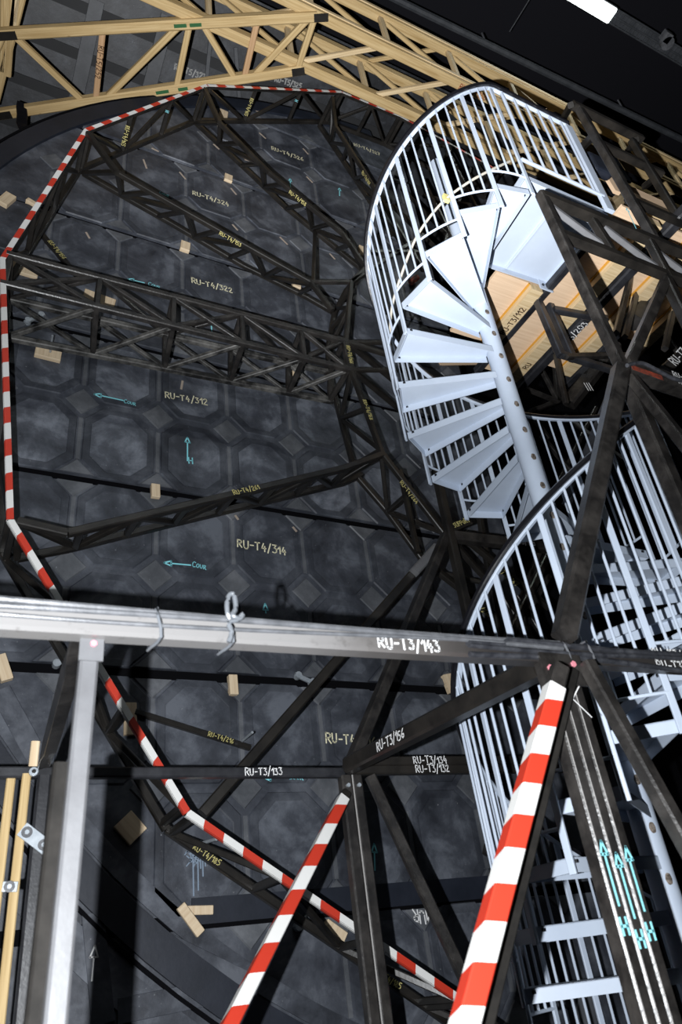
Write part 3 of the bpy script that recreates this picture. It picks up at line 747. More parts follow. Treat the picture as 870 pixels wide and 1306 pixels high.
# ------------------------------------------------------------------ the heavy beam across the foreground
root = thing('steel_beam', 'heavy grey square beam crossing the foreground level, marked RU-T3/143 in white', 'beam', (0.8, 1.85, 2.48))
def beamz(x): return 2.430+0.045*(x+1.4)/3.6
bA, bB = V((-1.4, 1.86, 2.430)), V((3.2, 1.80, beamz(3.2)))
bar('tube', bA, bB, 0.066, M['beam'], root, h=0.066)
write('RU-T3/143', V((1.125, 1.793, 2.438)), EX, EZ, 0.038, 0.0065, M['white'], root)
write('RU-T3/141', V((2.30, 1.775, 2.478)), EX, EZ, 0.040, 0.006, M['white'], root)
write('RU-T3/142', V((2.30, 1.775, 2.430)), EX, EZ, 0.040, 0.006, M['white'], root)
for j, (dy, dz, r, m, am) in enumerate(((-.045, .018, .008, 'cable', .012), (-.040, .034, .009, 'cable', .010), (-.050, .005, .006, 'cable', .016))):
    pts = []
    for i in range(60):
        x = -1.2+3.05*i/59
        pts.append(V((x, 1.86-0.0130*(x+1.4)+dy+.004*math.sin(3*x+j), beamz(x)+dz+am*math.sin(2.3*x+1.9*j)*.8)))
    rod('cable', pts, r, M[m]); c = bpy.context.scene.objects[-1] if False else None
cab = [o for o in COL.objects if o.name.startswith('cable') and o.parent is None]
for o, l in zip(cab, ('grey cable lying along the middle of the left half of the foreground beam', 'grey cable lying along the top of the left half of the foreground beam', 'thin grey cable weaving low over the left half of the foreground beam')):
    tag(o, l, 'cable', 'cables along the foreground beam')
for j, (dy, dz, r, l) in enumerate(((-.046, .022, .011, 'black cable along the top of the right half of the foreground beam'), (-.052, -.004, .009, 'black cable sagging along the middle of the right half of the foreground beam'), (-.045, -.026, .010, 'black cable along the lower edge of the right half of the foreground beam'))):
    pts = []
    for i in range(50):
        x = 1.45+1.7*i/49
        sag = -.02*math.sin(max(0, (x-1.95))*2.2)*(j == 2)
        pts.append(V((x, 1.86-0.0130*(x+1.4)+dy, beamz(x)+dz+.006*math.sin(5*x+2*j)+sag - (0.02 if j == 0 and x < 1.6 else 0))))
    tag(rod('cable', pts, r, M['cable_black']), l, 'cable', 'cables along the foreground beam')
def tie(x, label, knot, m='plastic'):
    root = thing('plastic_tie', label, 'tie', (x, 1.85, 2.475)); y0 = 1.86-0.0130*(x+1.4)
    lp = []
    for i in range(17):
        a = 2*math.pi*i/16; c, s = math.cos(a), math.sin(a); k = 1/max(abs(c), abs(s))**.8
        lp.append(V((x+.006*math.sin(a*2), y0-.008+.052*c*k*.95, beamz(x)+.044*s*k)))
    rod('loop', lp, .0045, M[m], root)
    if knot:
        kp = [V((x+dx, y0-.062+dy, beamz(x)+dz)) for dx, dy, dz in ((0, .01, .02), (-.012, 0, .05), (-.006, 0, .09), (.008, -.004, .095), (.012, -.005, .055), (.0, -.01, .028), (.02, -.01, .02), (.03, -.008, .035), (.012, -.01, .015), (-.012, -.01, .005), (-.004, -.008, -.02), (-.012, -.004, -.05))]
        sm = [];
        for i in range(len(kp)-1):
            p0, p1, p2, p3 = kp[max(i-1, 0)], kp[i], kp[i+1], kp[min(i+2, len(kp)-1)]
            for t in (0, .25, .5, .75): sm.append(.5*((2*p1)+(-p0+p2)*t+(2*p0-5*p1+4*p2-p3)*t*t+(-p0+3*p1-3*p2+p3)*t**3))
        rod('knot', sm+[kp[-1]], .007, M[m], root)
tie(0.652, 'knotted clear plastic strip standing up on the foreground beam', True)
tie(0.455, 'clear plastic tie round the foreground beam beside the pale post', False)
tie(1.86, 'dark plastic tie round the cables just left of the column top', False, 'cable')
tie(1.97, 'dark plastic tie round the cables just right of the column top', False, 'cable')

# pale post under the beam
root = thing('steel_post', 'pale grey square post standing under the left part of the foreground beam', 'post', (0.292, 1.88, 0))
bar('tube', (0.245, 1.870, 0), (0.298, 1.870, 2.42), 0.046, M['steel_bare_and_lit'], root)
bar('web', (0.212, 1.905, 0), (0.258, 1.905, 2.12), 0.040, M['dull'], root)
b = MB(); b.box((0.298, 1.843, 2.405), AXES, (.030, .003, .045)); b.build('gusset_plate', M['steel_bare_and_lit'], root)
bolt_mb((0.302, 1.840, 2.405), (0, -1, 0), .009, .005).build('paint_spot', M['pink'], root)
root = thing('flattened_strut', 'dark strut with flattened ends between the pale post top and the level bar', 'strut', at(110, 800, 1.97))
A_, B_ = at(104, 808, 1.87), at(56, 978, 3.28)
b = MB()
for t0, t1, wa, wb, ha, hb in ((0, .1, .05, .05, .012, .012), (.1, .2, .05, .046, .012, .045), (.2, .8, .046, .046, .045, .045), (.8, .9, .046, .05, .045, .012), (.9, 1, .05, .05, .012, .012)):
    i0 = len(b.v); b.tube([A_.lerp(B_, t0), A_.lerp(B_, t1)], rect(wa, ha, .002), V((0, 1, 0.3)), t0 == 0 or t1 == 1)
    pr = rect(wb, hb, .002); d = (B_-A_).normalized(); sd = d.cross(V((0, 1, .3))).normalized(); uu = sd.cross(d).normalized()
    for j in range(8): b.v[i0+8+j] = A_.lerp(B_, t1)+sd*pr[j][0]+uu*pr[j][1]
b.build('tube', M['steel_worn'], root)

# grey upright with laths, lower left
root = thing('steel_upright', 'grey painted upright flanked by timber laths below the level bar', 'upright', (0.385, 3.32, 0))
bar('tube', (0.385, 3.33, 0), (0.385, 3.33, 2.46), 0.05, M['steel_blue'], root)
for dx in (-.045, .045):
    b = MB(); b.tube([V((.385+dx, 3.31, 2.47)), V((.385+dx, 3.297, 2.47))], circ(.018, 14)); o = b.build('washer', M['zinc'], root)
    bolt_mb((.385+dx, 3.297, 2.47), (0, -1, 0), .009, .006).build('bolt', M['steel'], root)
for (x0, w_, zt, l, y) in ((.318, .034, 2.47, 'pale timber lath close against the left side of the grey upright', 3.34), (.262, .034, 2.455, 'outer timber lath left of the grey upright, lower left', 3.36),
                           (.418, .010, 2.455, 'thin timber strip along the right side of the grey upright', 3.36)):
    o = bar('timber_lath', (x0, y, 0), (x0, y, zt), w_, M['timber'], None); tag(o, l, 'lath', 'laths beside the grey upright')
o = bar('timber_lath', (.345, 3.40, 2.50), (.345, 3.40, 2.62), .035, M['offcut'], None); tag(o, 'short pale timber end rising above the level bar at the lower left', 'lath')
root = thing('zinc_bracket', 'zinc strap with two big washers across the laths and the grey upright', 'bracket', at(45, 1070, 3.29))
A_, B_ = at(28, 1057, 3.285), at(62, 1083, 3.285); b = MB(); b.tube([A_, B_], rect(.055, .005, .001), EY); b.build('strap', M['zinc'], root)
for t in (.18, .8):
    p = A_.lerp(B_, t); b = MB(); b.tube([p, p+V((0, -.006, 0))], circ(.021, 14)); b.build('washer', M['cable'], root); bolt_mb(p+V((0, -.006, 0)), (0, -1, 0), .009, .006).build('bolt', M['zinc'], root)
root = thing('zinc_bracket', 'small zinc strap with one washer on the outer lath at the left edge', 'bracket', at(12, 1131, 3.29))
A_, B_ = at(3, 1131, 3.30), at(22, 1131, 3.30); b = MB(); b.tube([A_, B_], rect(.035, .005, .001), EY); b.build('strap', M['zinc'], root)
p = A_.lerp(B_, .45); b = MB(); b.tube([p, p+V((0, -.006, 0))], circ(.02, 14)); b.build('washer', M['cable'], root); bolt_mb(p+V((0, -.006, 0)), (0, -1, 0), .009, .006).build('bolt', M['zinc'], root)
# zinc toggles on the wall
for (a_, b_, y, l) in (((377, 1185), (398, 1164), 4.377, 'bluish zinc toggle clip on the wall under the crossing taped struts'), ((32, 411), (56, 401), 4.377, 'bluish zinc clamp on the wall inside the left end of the wide box truss'),
                       ((70, 848), (84, 840), 4.377, 'grey metal clip on the wall left of the pale post top'), ((376, 860), (402, 872), 4.377, 'small zinc latch on the lower black seam behind a slanting strut')):
    root = thing('toggle_clip', l, 'clip', at(*a_, y)); A_, B_ = at(*a_, y), at(*b_, y)
    b = MB(); b.tube([A_, B_], rect(.03, .022, .004), EY); b.build('lever', M['zinc'], root)
    for t in (.15, .85):
        p = A_.lerp(B_, t); b = MB(); b.tube([p+V((0, .024, 0)), p+V((0, -.022, 0))], circ(.024, 10)); b.build('pivot', M['zinc'], root)
root = thing('bolt_pin', 'long steel pin through the hanging wooden block under the box truss', 'pin', at(65, 446, 4.3)); rod('shank', [at(64, 449, 4.345), at(67, 428, 4.15)], .008, M['zinc'], root)
root = thing('bolt_pin', 'steel pin beside the thin bar marked RU-T4/216', 'pin', at(310, 942, 4.3)); rod('shank', [at(309, 945, 4.33), at(322, 934, 4.15)], .008, M['zinc'], root)
root = thing('bolt_pin', 'steel pin under the lowest bend of the taped ring', 'pin', at(260, 1075, 4.0)); rod('shank', [at(252, 1077, 4.1), at(276, 1070, 3.9)], .009, M['zinc'], root)

# ------------------------------------------------------------------ spiral staircase
SX, SY = 2.7826, 2.4944; TH0, DTH, WD, RT, RISE, Z0 = 1.1449, 0.39858, 0.3725, 0.668, 0.2, 4.0976
def sp(r, k, z): a = TH0+DTH*k; return V((SX+r*math.cos(a), SY+r*math.sin(a), z))
st = thing('spiral_staircase', 'pale blue steel spiral staircase with black handrail winding round a central pole', 'staircase', (SX, SY, 0))
b = MB(); b.tube([(SX, SY, 0), (SX, SY, 5.88)], circ(.058, 24), EY); b.tube([(SX, SY, 5.88), (SX, SY, 6.97)], circ(.046, 20), EY)
b.build('pole', M['stair'], st, True)
KLO = -20
def plate(mb, pts, t):
    i = len(mb.v); n = len(pts); mb.v += [V(p) for p in pts]+[V(p)-V((0, 0, t)) for p in pts]
    mb.quad(list(range(i, i+n)), None, 1); mb.quad(list(range(i+2*n-1, i+n-1, -1)))
    for q in range(n): mb.quad((i+q, i+n+q, i+n+(q+1) % n, i+(q+1) % n))
for k in range(KLO, 9):
    z = Z0+RISE*k; a = TH0+DTH*k
    A_, B_ = V((SX+RT*math.cos(a), SY+RT*math.sin(a), z)), V((SX+RT*math.cos(a+WD), SY+RT*math.sin(a+WD), z))
    am = a+WD/2; e = V((math.cos(am), math.sin(am), 0)); tt = V((-math.sin(am), math.cos(am), 0)); c = V((SX, SY, z))
    Ai, Bi = c+e*.045-tt*.05, c+e*.045+tt*.05
    mb = MB(); plate(mb, [A_, B_, Bi, Ai], .004)
    for p, q in ((Ai, A_), (A_, B_), (B_, Bi)):
        d = (q-p).normalized(); nn = V((d.y, -d.x, 0))
        mb.box((p+q)/2+V((0, 0, -.026))-nn*.002, (d, nn, EZ), ((q-p).length/2, .002, .026))
    tr = mb.build('tread', [M['stair'], M['checker']], st)
    for p in (A_.lerp(Ai, .06), B_.lerp(Bi, .06)):
        bolt_mb(p+V((0, 0, -.008)), (0, 0, -1), .009, .012).build('bolt', M['black'], tr)
    wb = MB(); wm = TH0+DTH*k+WD*.5
    # scorched weld where the tread meets the pole
    cdir = V((CAM.x-SX, CAM.y-SY, 0)).normalized(); sd = V((-cdir.y, cdir.x, 0))
    wdir = (cdir*.86+sd*.5).normalized()
    wb.box(c+wdir*.052+V((0, 0, -.09)), (wdir, EZ.cross(wdir), EZ), (.010, .020, .036))
    o = wb.build('weld', M['rust'], st); mdf = o.modifiers.new('round', 'SUBSURF'); mdf.levels = 2; mdf.render_levels = 2
RH = 0.70
def zr(k): return Z0+RISE*k+1.0
hp = [sp(RH, KLO+(9-KLO)*i/220, zr(KLO+(9-KLO)*i/220)) for i in range(221)]
LX0, LX1, LY = 2.80, 3.53, 1.80
hp2 = hp[:-1]+[V((LX0+.02, LY-.005, 6.895)), V((LX1, LY, 6.9))]
b = MB(); b.tube([p+V((0, 0, .012)) for p in hp2], rect(.046, .028, .006), EZ); b.build('handrail', M['black'], st)
b = MB(); b.tube([V((SX+(p.x-SX)*.985, SY+(p.y-SY)*.985, p.z-.009)) for p in hp2[:-1]]+[V((LX1, LY+.008, 6.891))], rect(.026, .016, .003), EZ); b.build('rail_bar', M['stair'], st)
for k in range(KLO, 9):
    # flat post at the leading corner of each tread
    kk = k+WD/DTH+.03
    p = sp(RT+.014, kk, Z0+RISE*k-.06); q = sp(RT+.024, kk, zr(kk)-.014)
    ang = TH0+DTH*kk; e = V((math.cos(ang), math.sin(ang), 0))
    bp = MB(); bp.tube([p, q], rect(.030, .014, .003), e); bp.build('post', M['stair'], st)
    k2 = kk+1 if k < 8 else kk+.02
    zz_ = Z0+RISE*(k+1)+.10
    if k < 8:
        rod('kick_rail', [sp(RT+.016, kk+(k2-kk)*i/8, zz_) for i in range(9)], .0075, M['stair'], st)
        for j in (1, 2, 3):
            kj = kk+j/4.0
            rod('baluster', [sp(RT+.016, kj, zz_), sp(RH, kj, zr(kj)-.014)], .0068, M['stair'], st)
# landing with its straight guard rail
lz = 5.9
mb = MB(); P = [V((2.80, 1.835, lz)), V((3.545, 1.835, lz)), V((3.545, 2.50, lz)), V((3.0, 2.515, lz)), V((2.84, 2.44, lz))]
plate(mb, P, .005)
for p, q in zip(P, P[1:]+P[:1]):
    d = (q-p).normalized(); nn = V((d.y, -d.x, 0)); mb.box((p+q)/2+V((0, 0, -.03))-nn*.002, (d, nn, EZ), ((q-p).length/2, .002, .03))
ld = mb.build('landing', [M['stair'], M['checker']], st)
bar('fold_seam', V((3.163, 1.86, lz-.012)), V((3.163, 2.49, lz-.012)), .012, M['stair'], ld, h=.03)
b = MB(); b.box((3.53, 2.50, lz-.05), AXES, (.06, .006, .05)); b.build('corner_bracket', M['stair'], ld)
for dx in (-.03, .03): bolt_mb((3.53+dx, 2.494, lz-.06), (0, -1, 0), .012, .008).build('bolt', M['black'], ld)
bp = MB(); bp.tube([V((LX1+.005, LY+.01, lz-.05)), V((LX1+.005, LY+.01, 6.89))], rect(.075, .03, .004), EY); bp.build('end_post', M['stair'], st)
rod('bottom_rail', [V((2.80, LY, lz+.10)), V((LX1, LY, lz+.10))], .013, M['stair'], st)
for i in range(6):
    x = 2.82+(LX1-2.82)*(i+.6)/6.3; rod('baluster', [V((x, LY, lz+.10)), V((x, LY, 6.885))], .0085 if i else .012, M['stair'], st)
def cyl(px, py, r):
    d = ray(px, py); ox, oy = -SX, -SY; A = d.x**2+d.y**2; Bq = 2*(ox*d.x+oy*d.y); Cq = ox*ox+oy*oy-r*r
    t = (-Bq-math.sqrt(max(Bq*Bq-4*A*Cq, 0)))/(2*A); return CAM+d*t
def smooth(kp, n=5):
    sm = []
    for i in range(len(kp)-1):
        p0, p1, p2, p3 = kp[max(i-1, 0)], kp[i], kp[i+1], kp[min(i+2, len(kp)-1)]
        for j in range(n):
            t = j/n; sm.append(.5*((2*p1)+(-p0+p2)*t+(2*p0-5*p1+4*p2-p3)*t*t+(-p0+3*p1-3*p2+p3)*t**3))
    return sm+[kp[-1]]
kp = [cyl(x, y, .66) for x, y in ((497, 440), (500, 392), (514, 345), (531, 303), (552, 272), (572, 251), (600, 231), (626, 217), (650, 206))]
tag(rod('hose', smooth(kp), .0085, M['hose']), 'beige cable strung along the inside of the upper stair railing', 'cable')
o = MB(); p = cyl(569, 253, .655); o.box(p, AXES, (.018, .012, .03)); o = o.build('tape_tab', M['yellow']); tag(o, 'yellow tape tab on the beige cable at the upper stair railing', 'tape')
kp = [V(p) for p in ((3.30, 2.05, 2.75), (3.15, 1.85, 2.62), (2.9, 1.74, 2.58), (2.6, 1.76, 2.56), (2.45, 1.86, 2.50))]
tag(rod('hose', smooth(kp), .011, M['cable_black']), 'dark ribbed cable hanging on the lower stair railing right of the column', 'cable')

# ------------------------------------------------------------------ timber trusses under the hall roof
YNR, YFR, ZB, ZT = 2.98, 3.50, 10.05, 10.80
root = thing('timber_box_truss', 'long pale timber box truss crossing under the hall roof behind the stair railing', 'truss', (4, 3.2, ZB))
X_0, X_1 = -1.6, 12.5
for nm, y, z in (('bottom_chord', YNR, ZB), ('bottom_chord', YFR, ZB), ('top_chord', YNR, ZT), ('top_chord', YFR, ZT)):
    b = MB(); b.tube([(X_0, y, z), (X_1, y, z)], rect(.105, .115, .006), EZ); b.build(nm, M['timber'], root)
    b = MB(); b.tube([(X_0+.3, y-.058, z+.02), (X_1, y-.058, z+.02)], rect(.012, .05, .002), EZ)
    if y == YNR: b.build('splice_board', M['timber_pale'], root)
XN = [0.38+0.931*(i-2) for i in range(15)]
for i, x in enumerate(XN):
    for y in (YNR, YFR):
        bar('post', (x, y, ZB), (x, y, ZT), .065, M['timber_pale'], root, h=.045)
        if i < 14: bar('brace', (x+.02, y+(.02 if y == YNR else -.02), ZT), (x+.91, y+(.02 if y == YNR else -.02), ZB), .045, M['timber'], root)
    if i < 14:
        bar('cross_strut', (x+.05, YFR, ZB), (x+.87, YNR, ZB+.01), .05, M['timber_pale'], root)
        if i % 2: bar('cross_strut', (x+.87, YNR, ZT), (x+.05, YFR, ZT), .045, M['timber'], root)
barwrite('RU-T5/250', (3.6, YNR, ZB), (5.0, YNR, ZB), .35, .13, .06, M['redink'], root, V((0, -.0, -1)))
def tz(px, py): return atz(px, py, ZB-.05)
root = thing('timber_truss', 'flat timber truss at the upper left reaching to the long box truss', 'truss', tz(0, 44))
TA, TB = [tz(-220, 56), tz(404, 20)], [tz(-220, 178), tz(385, 88)]
def near(px, py, c):
    p = tz(px, py); d = (c[1]-c[0]).normalized(); return c[0]+d*(p-c[0]).dot(d)
bar('top_chord', TA[0], TA[1], .10, M['timber'], root, h=.10); bar('bottom_chord', TB[0], TB[1], .10, M['timber'], root, h=.10)
for (a_, b_, nm, m) in (((18, 50), (106, 127), 'brace', 'timber'), ((133, 42), (121, 124), 'post', 'timber_red'), ((232, 35), (134, 124), 'brace', 'timber'), ((243, 35), (225, 113), 'post', 'timber'),
                     ((258, 32), (300, 99), 'brace', 'timber'), ((329, 28), (311, 97), 'post', 'timber_red'), ((396, 22), (322, 95), 'brace', 'timber'), ((402, 22), (379, 88), 'post', 'timber'), ((5, 45), (-40, 150), 'brace', 'timber')):
    bar(nm, near(*a_, TA), near(*b_, TB), .062, M[m], root)
barwrite('RU-T5/252', near(133, 42, TA), near(121, 124, TB), .22, .062, .055, M['ink'], root, V((0, 0, -1)))
for a_, b_, c in (((222, 31), (238, 30), TA), ((242, 30), (257, 29), TA), ((200, 119), (216, 116), TB), ((228, 114), (240, 112), TB)):
    bar('green_tape', near(*a_, c)+V((0, -.0, -.0505)), near(*b_, c)+V((0, 0, -.0505)), .035, M['green'], root, h=.004)
for p_, q_, c in (((-5, 47), (23, 46), TA), ((-6, 150), (17, 147), TB), ((400, 20), (418, 19), TA), ((372, 90), (388, 88), TB)):
    bar('joint_plate', near(*p_, c)+V((0, 0, -.052)), near(*q_, c)+V((0, 0, -.052)), .08, M['steel'], root, h=.006)
o = MB(); p = near(28, 143, TB)
o.tube([p+V((0, -.06, .055)), p+V((0, -.066, -.055)), p+V((.02, -.05, -.16)), p+V((.03, -.04, -.30)), p+V((.06, -.03, -.36))], rect(.11, .014, .004), EY)
tag(o.build('black_rag', M['black']), 'black rag tied round the lower timber at the upper left', 'rag')
root = thing('timber_truss', 'timber truss at the left edge running away behind the flat truss', 'truss', tz(4, 60))
for a_, b_, m in (((7, -30), (5, 90), 'timber'), ((17, -30), (9, 95), 'timber'), ((34, -30), (-6, 130), 'timber'), ((24, -30), (15, 45), 'timber_pale')):
    bar('chord', atz(*a_, ZB+.12), atz(*b_, ZB+.12), .085, M[m], root)
strut_p = ((8, 10), (28, 4))
bar('brace', atz(8, 10, ZB+.12), atz(30, 2, ZB+.12), .05, M['timber'], root)

# ------------------------------------------------------------------ black frames and deck at the right
YF_ = 1.62
def frame_bars(name, label, cat, items, w, m='steel', group=None):
    root = thing(name, label, cat, at(items[0][0], items[0][1], items[0][4]), group)
    for it in items:
        x1, y1, x2, y2, ya, yb = it[:6]; ww = it[6] if len(it) > 6 else w; mm = it[7] if len(it) > 7 else m
        bar('tube', at(x1, y1, ya), at(x2, y2, yb), ww, M[mm], root)
    return root
r1 = frame_bars('tube_framework', 'black welded frame of tubes in front of the stair landing at the right', 'frame', (
    (690, 248, 797, 477, YF_, YF_, .055, 'steel_worn'), (690, 250, 920, 343, YF_, YF_, .06), (716, 300, 850, 352, YF_, YF_, .055), (850, 352, 930, 378, YF_, YF_, .06),
    (700, 262, 781, 322, YF_+.02, YF_+.02, .035, 'steel_bare_and_lit'), (756, 282, 783, 325, YF_, YF_, .045), (770, 290, 846, 348, YF_+.02, YF_+.02, .035, 'steel_bare_and_lit'),  # pale braces, here and next line: their lit faces are painted in
    (826, 304, 852, 355, YF_, YF_, .05), (838, 322, 905, 372, YF_+.02, YF_+.02, .035, 'steel_bare_and_lit'), (850, 355, 801, 466, YF_, YF_, .055, 'steel_worn'), (850, 358, 900, 460, YF_, YF_, .06)), .05)
r2 = frame_bars('tube_framework', 'black bolted frame of tubes beside the end post of the stair landing', 'frame', (
    (738, 138, 834, 305, 1.70, 1.62, .055, 'steel_worn'), (730, 134, 818, 178, 1.70, 1.70, .06), (761, 182, 844, 222, 1.70, 1.70, .055), (806, 180, 868, 282, 1.70, 1.66, .05),
    (728, 134, 716, 156, 1.70, 1.95, .045), (756, 174, 734, 196, 1.70, 1.95, .05), (812, 178, 798, 196, 1.70, 1.9, .04), (842, 222, 822, 238, 1.70, 1.9, .045), (800, 254, 905, 300, 1.66, 1.66, .05)), .05)
barwrite('H', at(795, 232, 1.66), at(812, 264, 1.64), .8, .055, .03, M['cyan'], r2)
mb = MB(); arrow(mb, at(811, 292, 1.585), at(799, 266, 1.60), (0, -1, 0), .008, .035); mb.build('arrow_mark', M['cyan'], r2)
strut('dark worn strut from the column top up to the frame hub at the right', at(720, 812, 1.74), at(792, 470, YF_), .075, 'steel_worn')
strut('black upright falling from the frame hub at the right past the lower railing', at(797, 478, YF_+.04), at(898, 715, YF_+.04), .07, 'steel_worn')
strut('thinner black brace from the frame hub to the right edge', at(805, 482, YF_), at(905, 606, YF_-.1), .05, 'steel_worn')
root = strut('dark bar with red paint running right from the frame hub', at(798, 470, YF_), at(930, 515, YF_), .085, 'steel_worn')
b = MB(); b.tube([at(806, 468, YF_-.046), at(845, 482, YF_-.046)], rect(.032, .002, .0004), EY); b.build('red_paint', M['red'], root)
A_, B_ = at(798, 470, YF_), at(930, 515, YF_)
barwrite('RU-T3/1', A_, B_, .38, .085, .036, M['white'], root, V((0, -1, 0)), off=.018); barwrite('RU-T3/1', A_, B_, .40, .085, .036, M['white'], root, V((0, -1, 0)), off=-.022)
kp = [at(x, y, 1.56) for x, y in ((800, 466), (818, 463), (838, 472), (860, 483), (885, 488))]
tag(rod('cable', smooth(kp), .010, M['cable_black']), 'black cable draped over the red marked bar at the right edge', 'cable')
strut('dark strut falling right from the column top to the right edge', at(748, 846, 1.74), at(905, 1130, 1.60), .05, 'steel_worn')
# deck beside the landing: ply panels, joists, black beams
def deck_panel(label, x0, x1, y0, y1, z, text=None, joist='r'):
    root = thing('deck_panel', label, 'deck panel', ((x0+x1)/2, (y0+y1)/2, z), 'plywood deck panels')
    b = MB(); b.box(((x0+x1)/2, (y0+y1)/2, z+.012), (EY, EX, EZ), ((y1-y0)/2, (x1-x0)/2, .012)); b.build('plywood_sheet', M['ply'], root)
    xs = x1-.055
    b = MB(); b.box((xs, (y0+y1)/2, z-.03), (EY, EX, EZ), ((y1-y0)/2, .055, .03)); j = b.build('joist', M['timber_pale'], root)
    b = MB(); b.box((xs-.06, (y0+y1)/2, z-.005), (EY, EX, EZ), ((y1-y0)/2, .008, .006)); b.build('glue_line', M['resin'], root)
    if text: write(text, V((xs+.03, y1-.17, z-.0605)), V((0, -1, 0)), V((-1, 0, 0)), .05, .008, M['ink'], root, eps=.002)
DZ = 5.86
deck_panel('plywood deck panel marked RU-T3/112 just beyond the stair landing corner', 3.10, 3.52, 2.53, 3.16, DZ, 'RU-T3/112')
deck_panel('long plywood deck panel between the two black beams right of the landing', 3.60, 3.96, 1.75, 3.42, DZ, 'RU')
deck_panel('plywood deck panel beyond the beam marked RU-T3/203', 4.10, 4.38, 1.75, 3.2, DZ)
deck_panel('narrow plywood deck panel farthest right behind the black frames', 4.46, 4.8, 1.5, 2.7, DZ)
strut('black deck beam between the marked plywood panel and the long panel', V((3.56, 1.95, DZ-.02)), V((3.56, 3.45, DZ-.02)), .06, 'steel_blue')
strut('black deck beam marked RU-T3/203 under the plywood deck', V((4.03, 3.62, DZ-.04)), V((4.03, 1.5, DZ-.04)), .085, 'steel_blue', 'RU-T3/203', .30, .058)
strut('black deck beam at the far side of the plywood deck', V((4.42, 1.5, DZ-.04)), V((4.42, 3.3, DZ-.04)), .07, 'steel_blue')
for x0, px_a, l in ((3.54, 0, 'black stub post hanging under the corner bracket of the landing, left'), (3.66, 0, 'black stub post hanging under the plywood deck beside the landing, right')):
    strut(l, V((x0, 2.62, DZ-.05)), V((x0+.03, 2.62, DZ-.62)), .055, 'steel_blue')
strut('black crossbar between the stub posts and the frame under the deck', V((3.66, 2.60, DZ-.12)), V((4.1, 2.50, DZ-.16)), .05, 'steel_blue')
strut('lower black crossbar under the plywood deck', V((3.57, 2.62, DZ-.60)), V((4.5, 2.60, DZ-.62)), .05, 'steel_blue')
o = MB(); o.tube([at(796, 242, 1.86), at(875, 278, 1.86)], rect(.16, .03, .003), EY); tag(o.build('fascia_board', M['ply']), 'plywood fascia board between black frame posts at the right', 'board')
o = MB(); o.tube([at(806, 262, 1.83), at(870, 290, 1.83)], rect(.035, .06, .003), EY); tag(o.build('fascia_board', M['timber_pale']), 'pale timber edge under the plywood fascia board at the right', 'board')
o = MB(); o.tube([at(770, 218, 1.98), at(787, 246, 1.98)], rect(.07, .03, .003), EY); tag(o.build('fascia_board', M['ply']), 'small plywood piece right of the landing end post', 'board')
o = MB(); o.tube([at(773, 272, 1.93), at(795, 250, 2.1)], rect(.10, .05, .003), EY); tag(o.build('fascia_board', M['timber_pale']), 'pale timber end beside the foot of the landing end post', 'board')
o = MB()
p = at(762, 212, 1.93); o.box(p, AXES, (.10, .04, .12)); o = o.build('dark_cloth_bundle', M['band']); tag(o, 'dark blue bundle behind the landing end post', 'bundle'); bv = o.modifiers.new('round', 'BEVEL'); bv.width = .035; bv.segments = 3
o = MB(); o.tube([at(780, 196, 2.0), at(802, 232, 2.0)], rect(.06, .02, .003), EY); tag(o.build('blue_board', M['band']), 'dark blue board behind the black bolted frame', 'board')

# dim steelwork under the deck
dim = [
 ('pair of thin black uprights under the deck', ((806, 346, 786, 425, 2.2, 2.2), (818, 352, 797, 430, 2.3, 2.3))),
 ('broad black plate slanting under the deck', ((806, 410, 840, 372, 2.4, 2.3, .13),)),
 ('thin black upright near the right edge under the frame', ((858, 400, 848, 445, 2.1, 2.1),)),
 ('long black tube slanting down left behind the frame hub', ((792, 470, 722, 645, 2.3, 2.9, .05, 'steel_blue'),)),
 ('broad dark beam slanting under the deck with three white strokes', ((725, 515, 785, 440, 3.3, 2.9, .12),)),
 ('dark lattice truss left of the dim beam under the deck', ((668, 495, 712, 512, 3.6, 3.6), (712, 512, 706, 452, 3.6, 3.6), (668, 495, 690, 470, 3.6, 3.6), (690, 470, 712, 512, 3.6, 3.6), (676, 525, 742, 500, 3.7, 3.7), (676, 525, 700, 560, 3.7, 3.7))),
 ('dark level tube under the deck', ((722, 455, 800, 453, 2.6, 2.6),)),
 ('dark short tube standing under the deck panel edge', ((709, 452, 722, 515, 3.0, 3.1, .04),)),
 ('dark bar marked RU-T3 at the right edge', ((846, 474, 905, 420, 2.0, 1.9, .07),)),
 ('dim crossing tubes behind the lower railing at the right', ((690, 555, 760, 640, 3.8, 3.8), (760, 520, 700, 640, 3.9, 3.9), (720, 530, 800, 590, 3.9, 3.7), (830, 400, 900, 500, 2.6, 2.6), (870, 380, 810, 460, 2.7, 2.7))),
 ('dim lattice behind the pole and the railing at mid height', ((650, 820, 700, 735, 3.9, 3.9), (660, 760, 710, 840, 3.9, 3.9), (690, 700, 650, 800, 4.1, 4.1), (620, 1090, 640, 1000, 3.9, 3.9), (612, 1240, 632, 1095, 3.8, 3.8), (602, 1225, 640, 1105, 4.0, 4.0))),
 ('dim black uprights behind the upper railing', ((540, 230, 590, 330, 4.0, 4.0), (570, 190, 625, 300, 3.9, 3.9), (600, 215, 560, 330, 4.1, 4.1), (540, 250, 640, 270, 4.0, 4.0), (590, 180, 660, 290, 4.1, 4.1))),
 ('dim tubes in the gap under the landing', ((655, 330, 672, 380, 3.6, 3.6), (640, 345, 670, 365, 3.6, 3.6), (640, 395, 672, 352, 3.6, 3.6), (664, 355, 690, 420, 3.6, 3.5))),
]
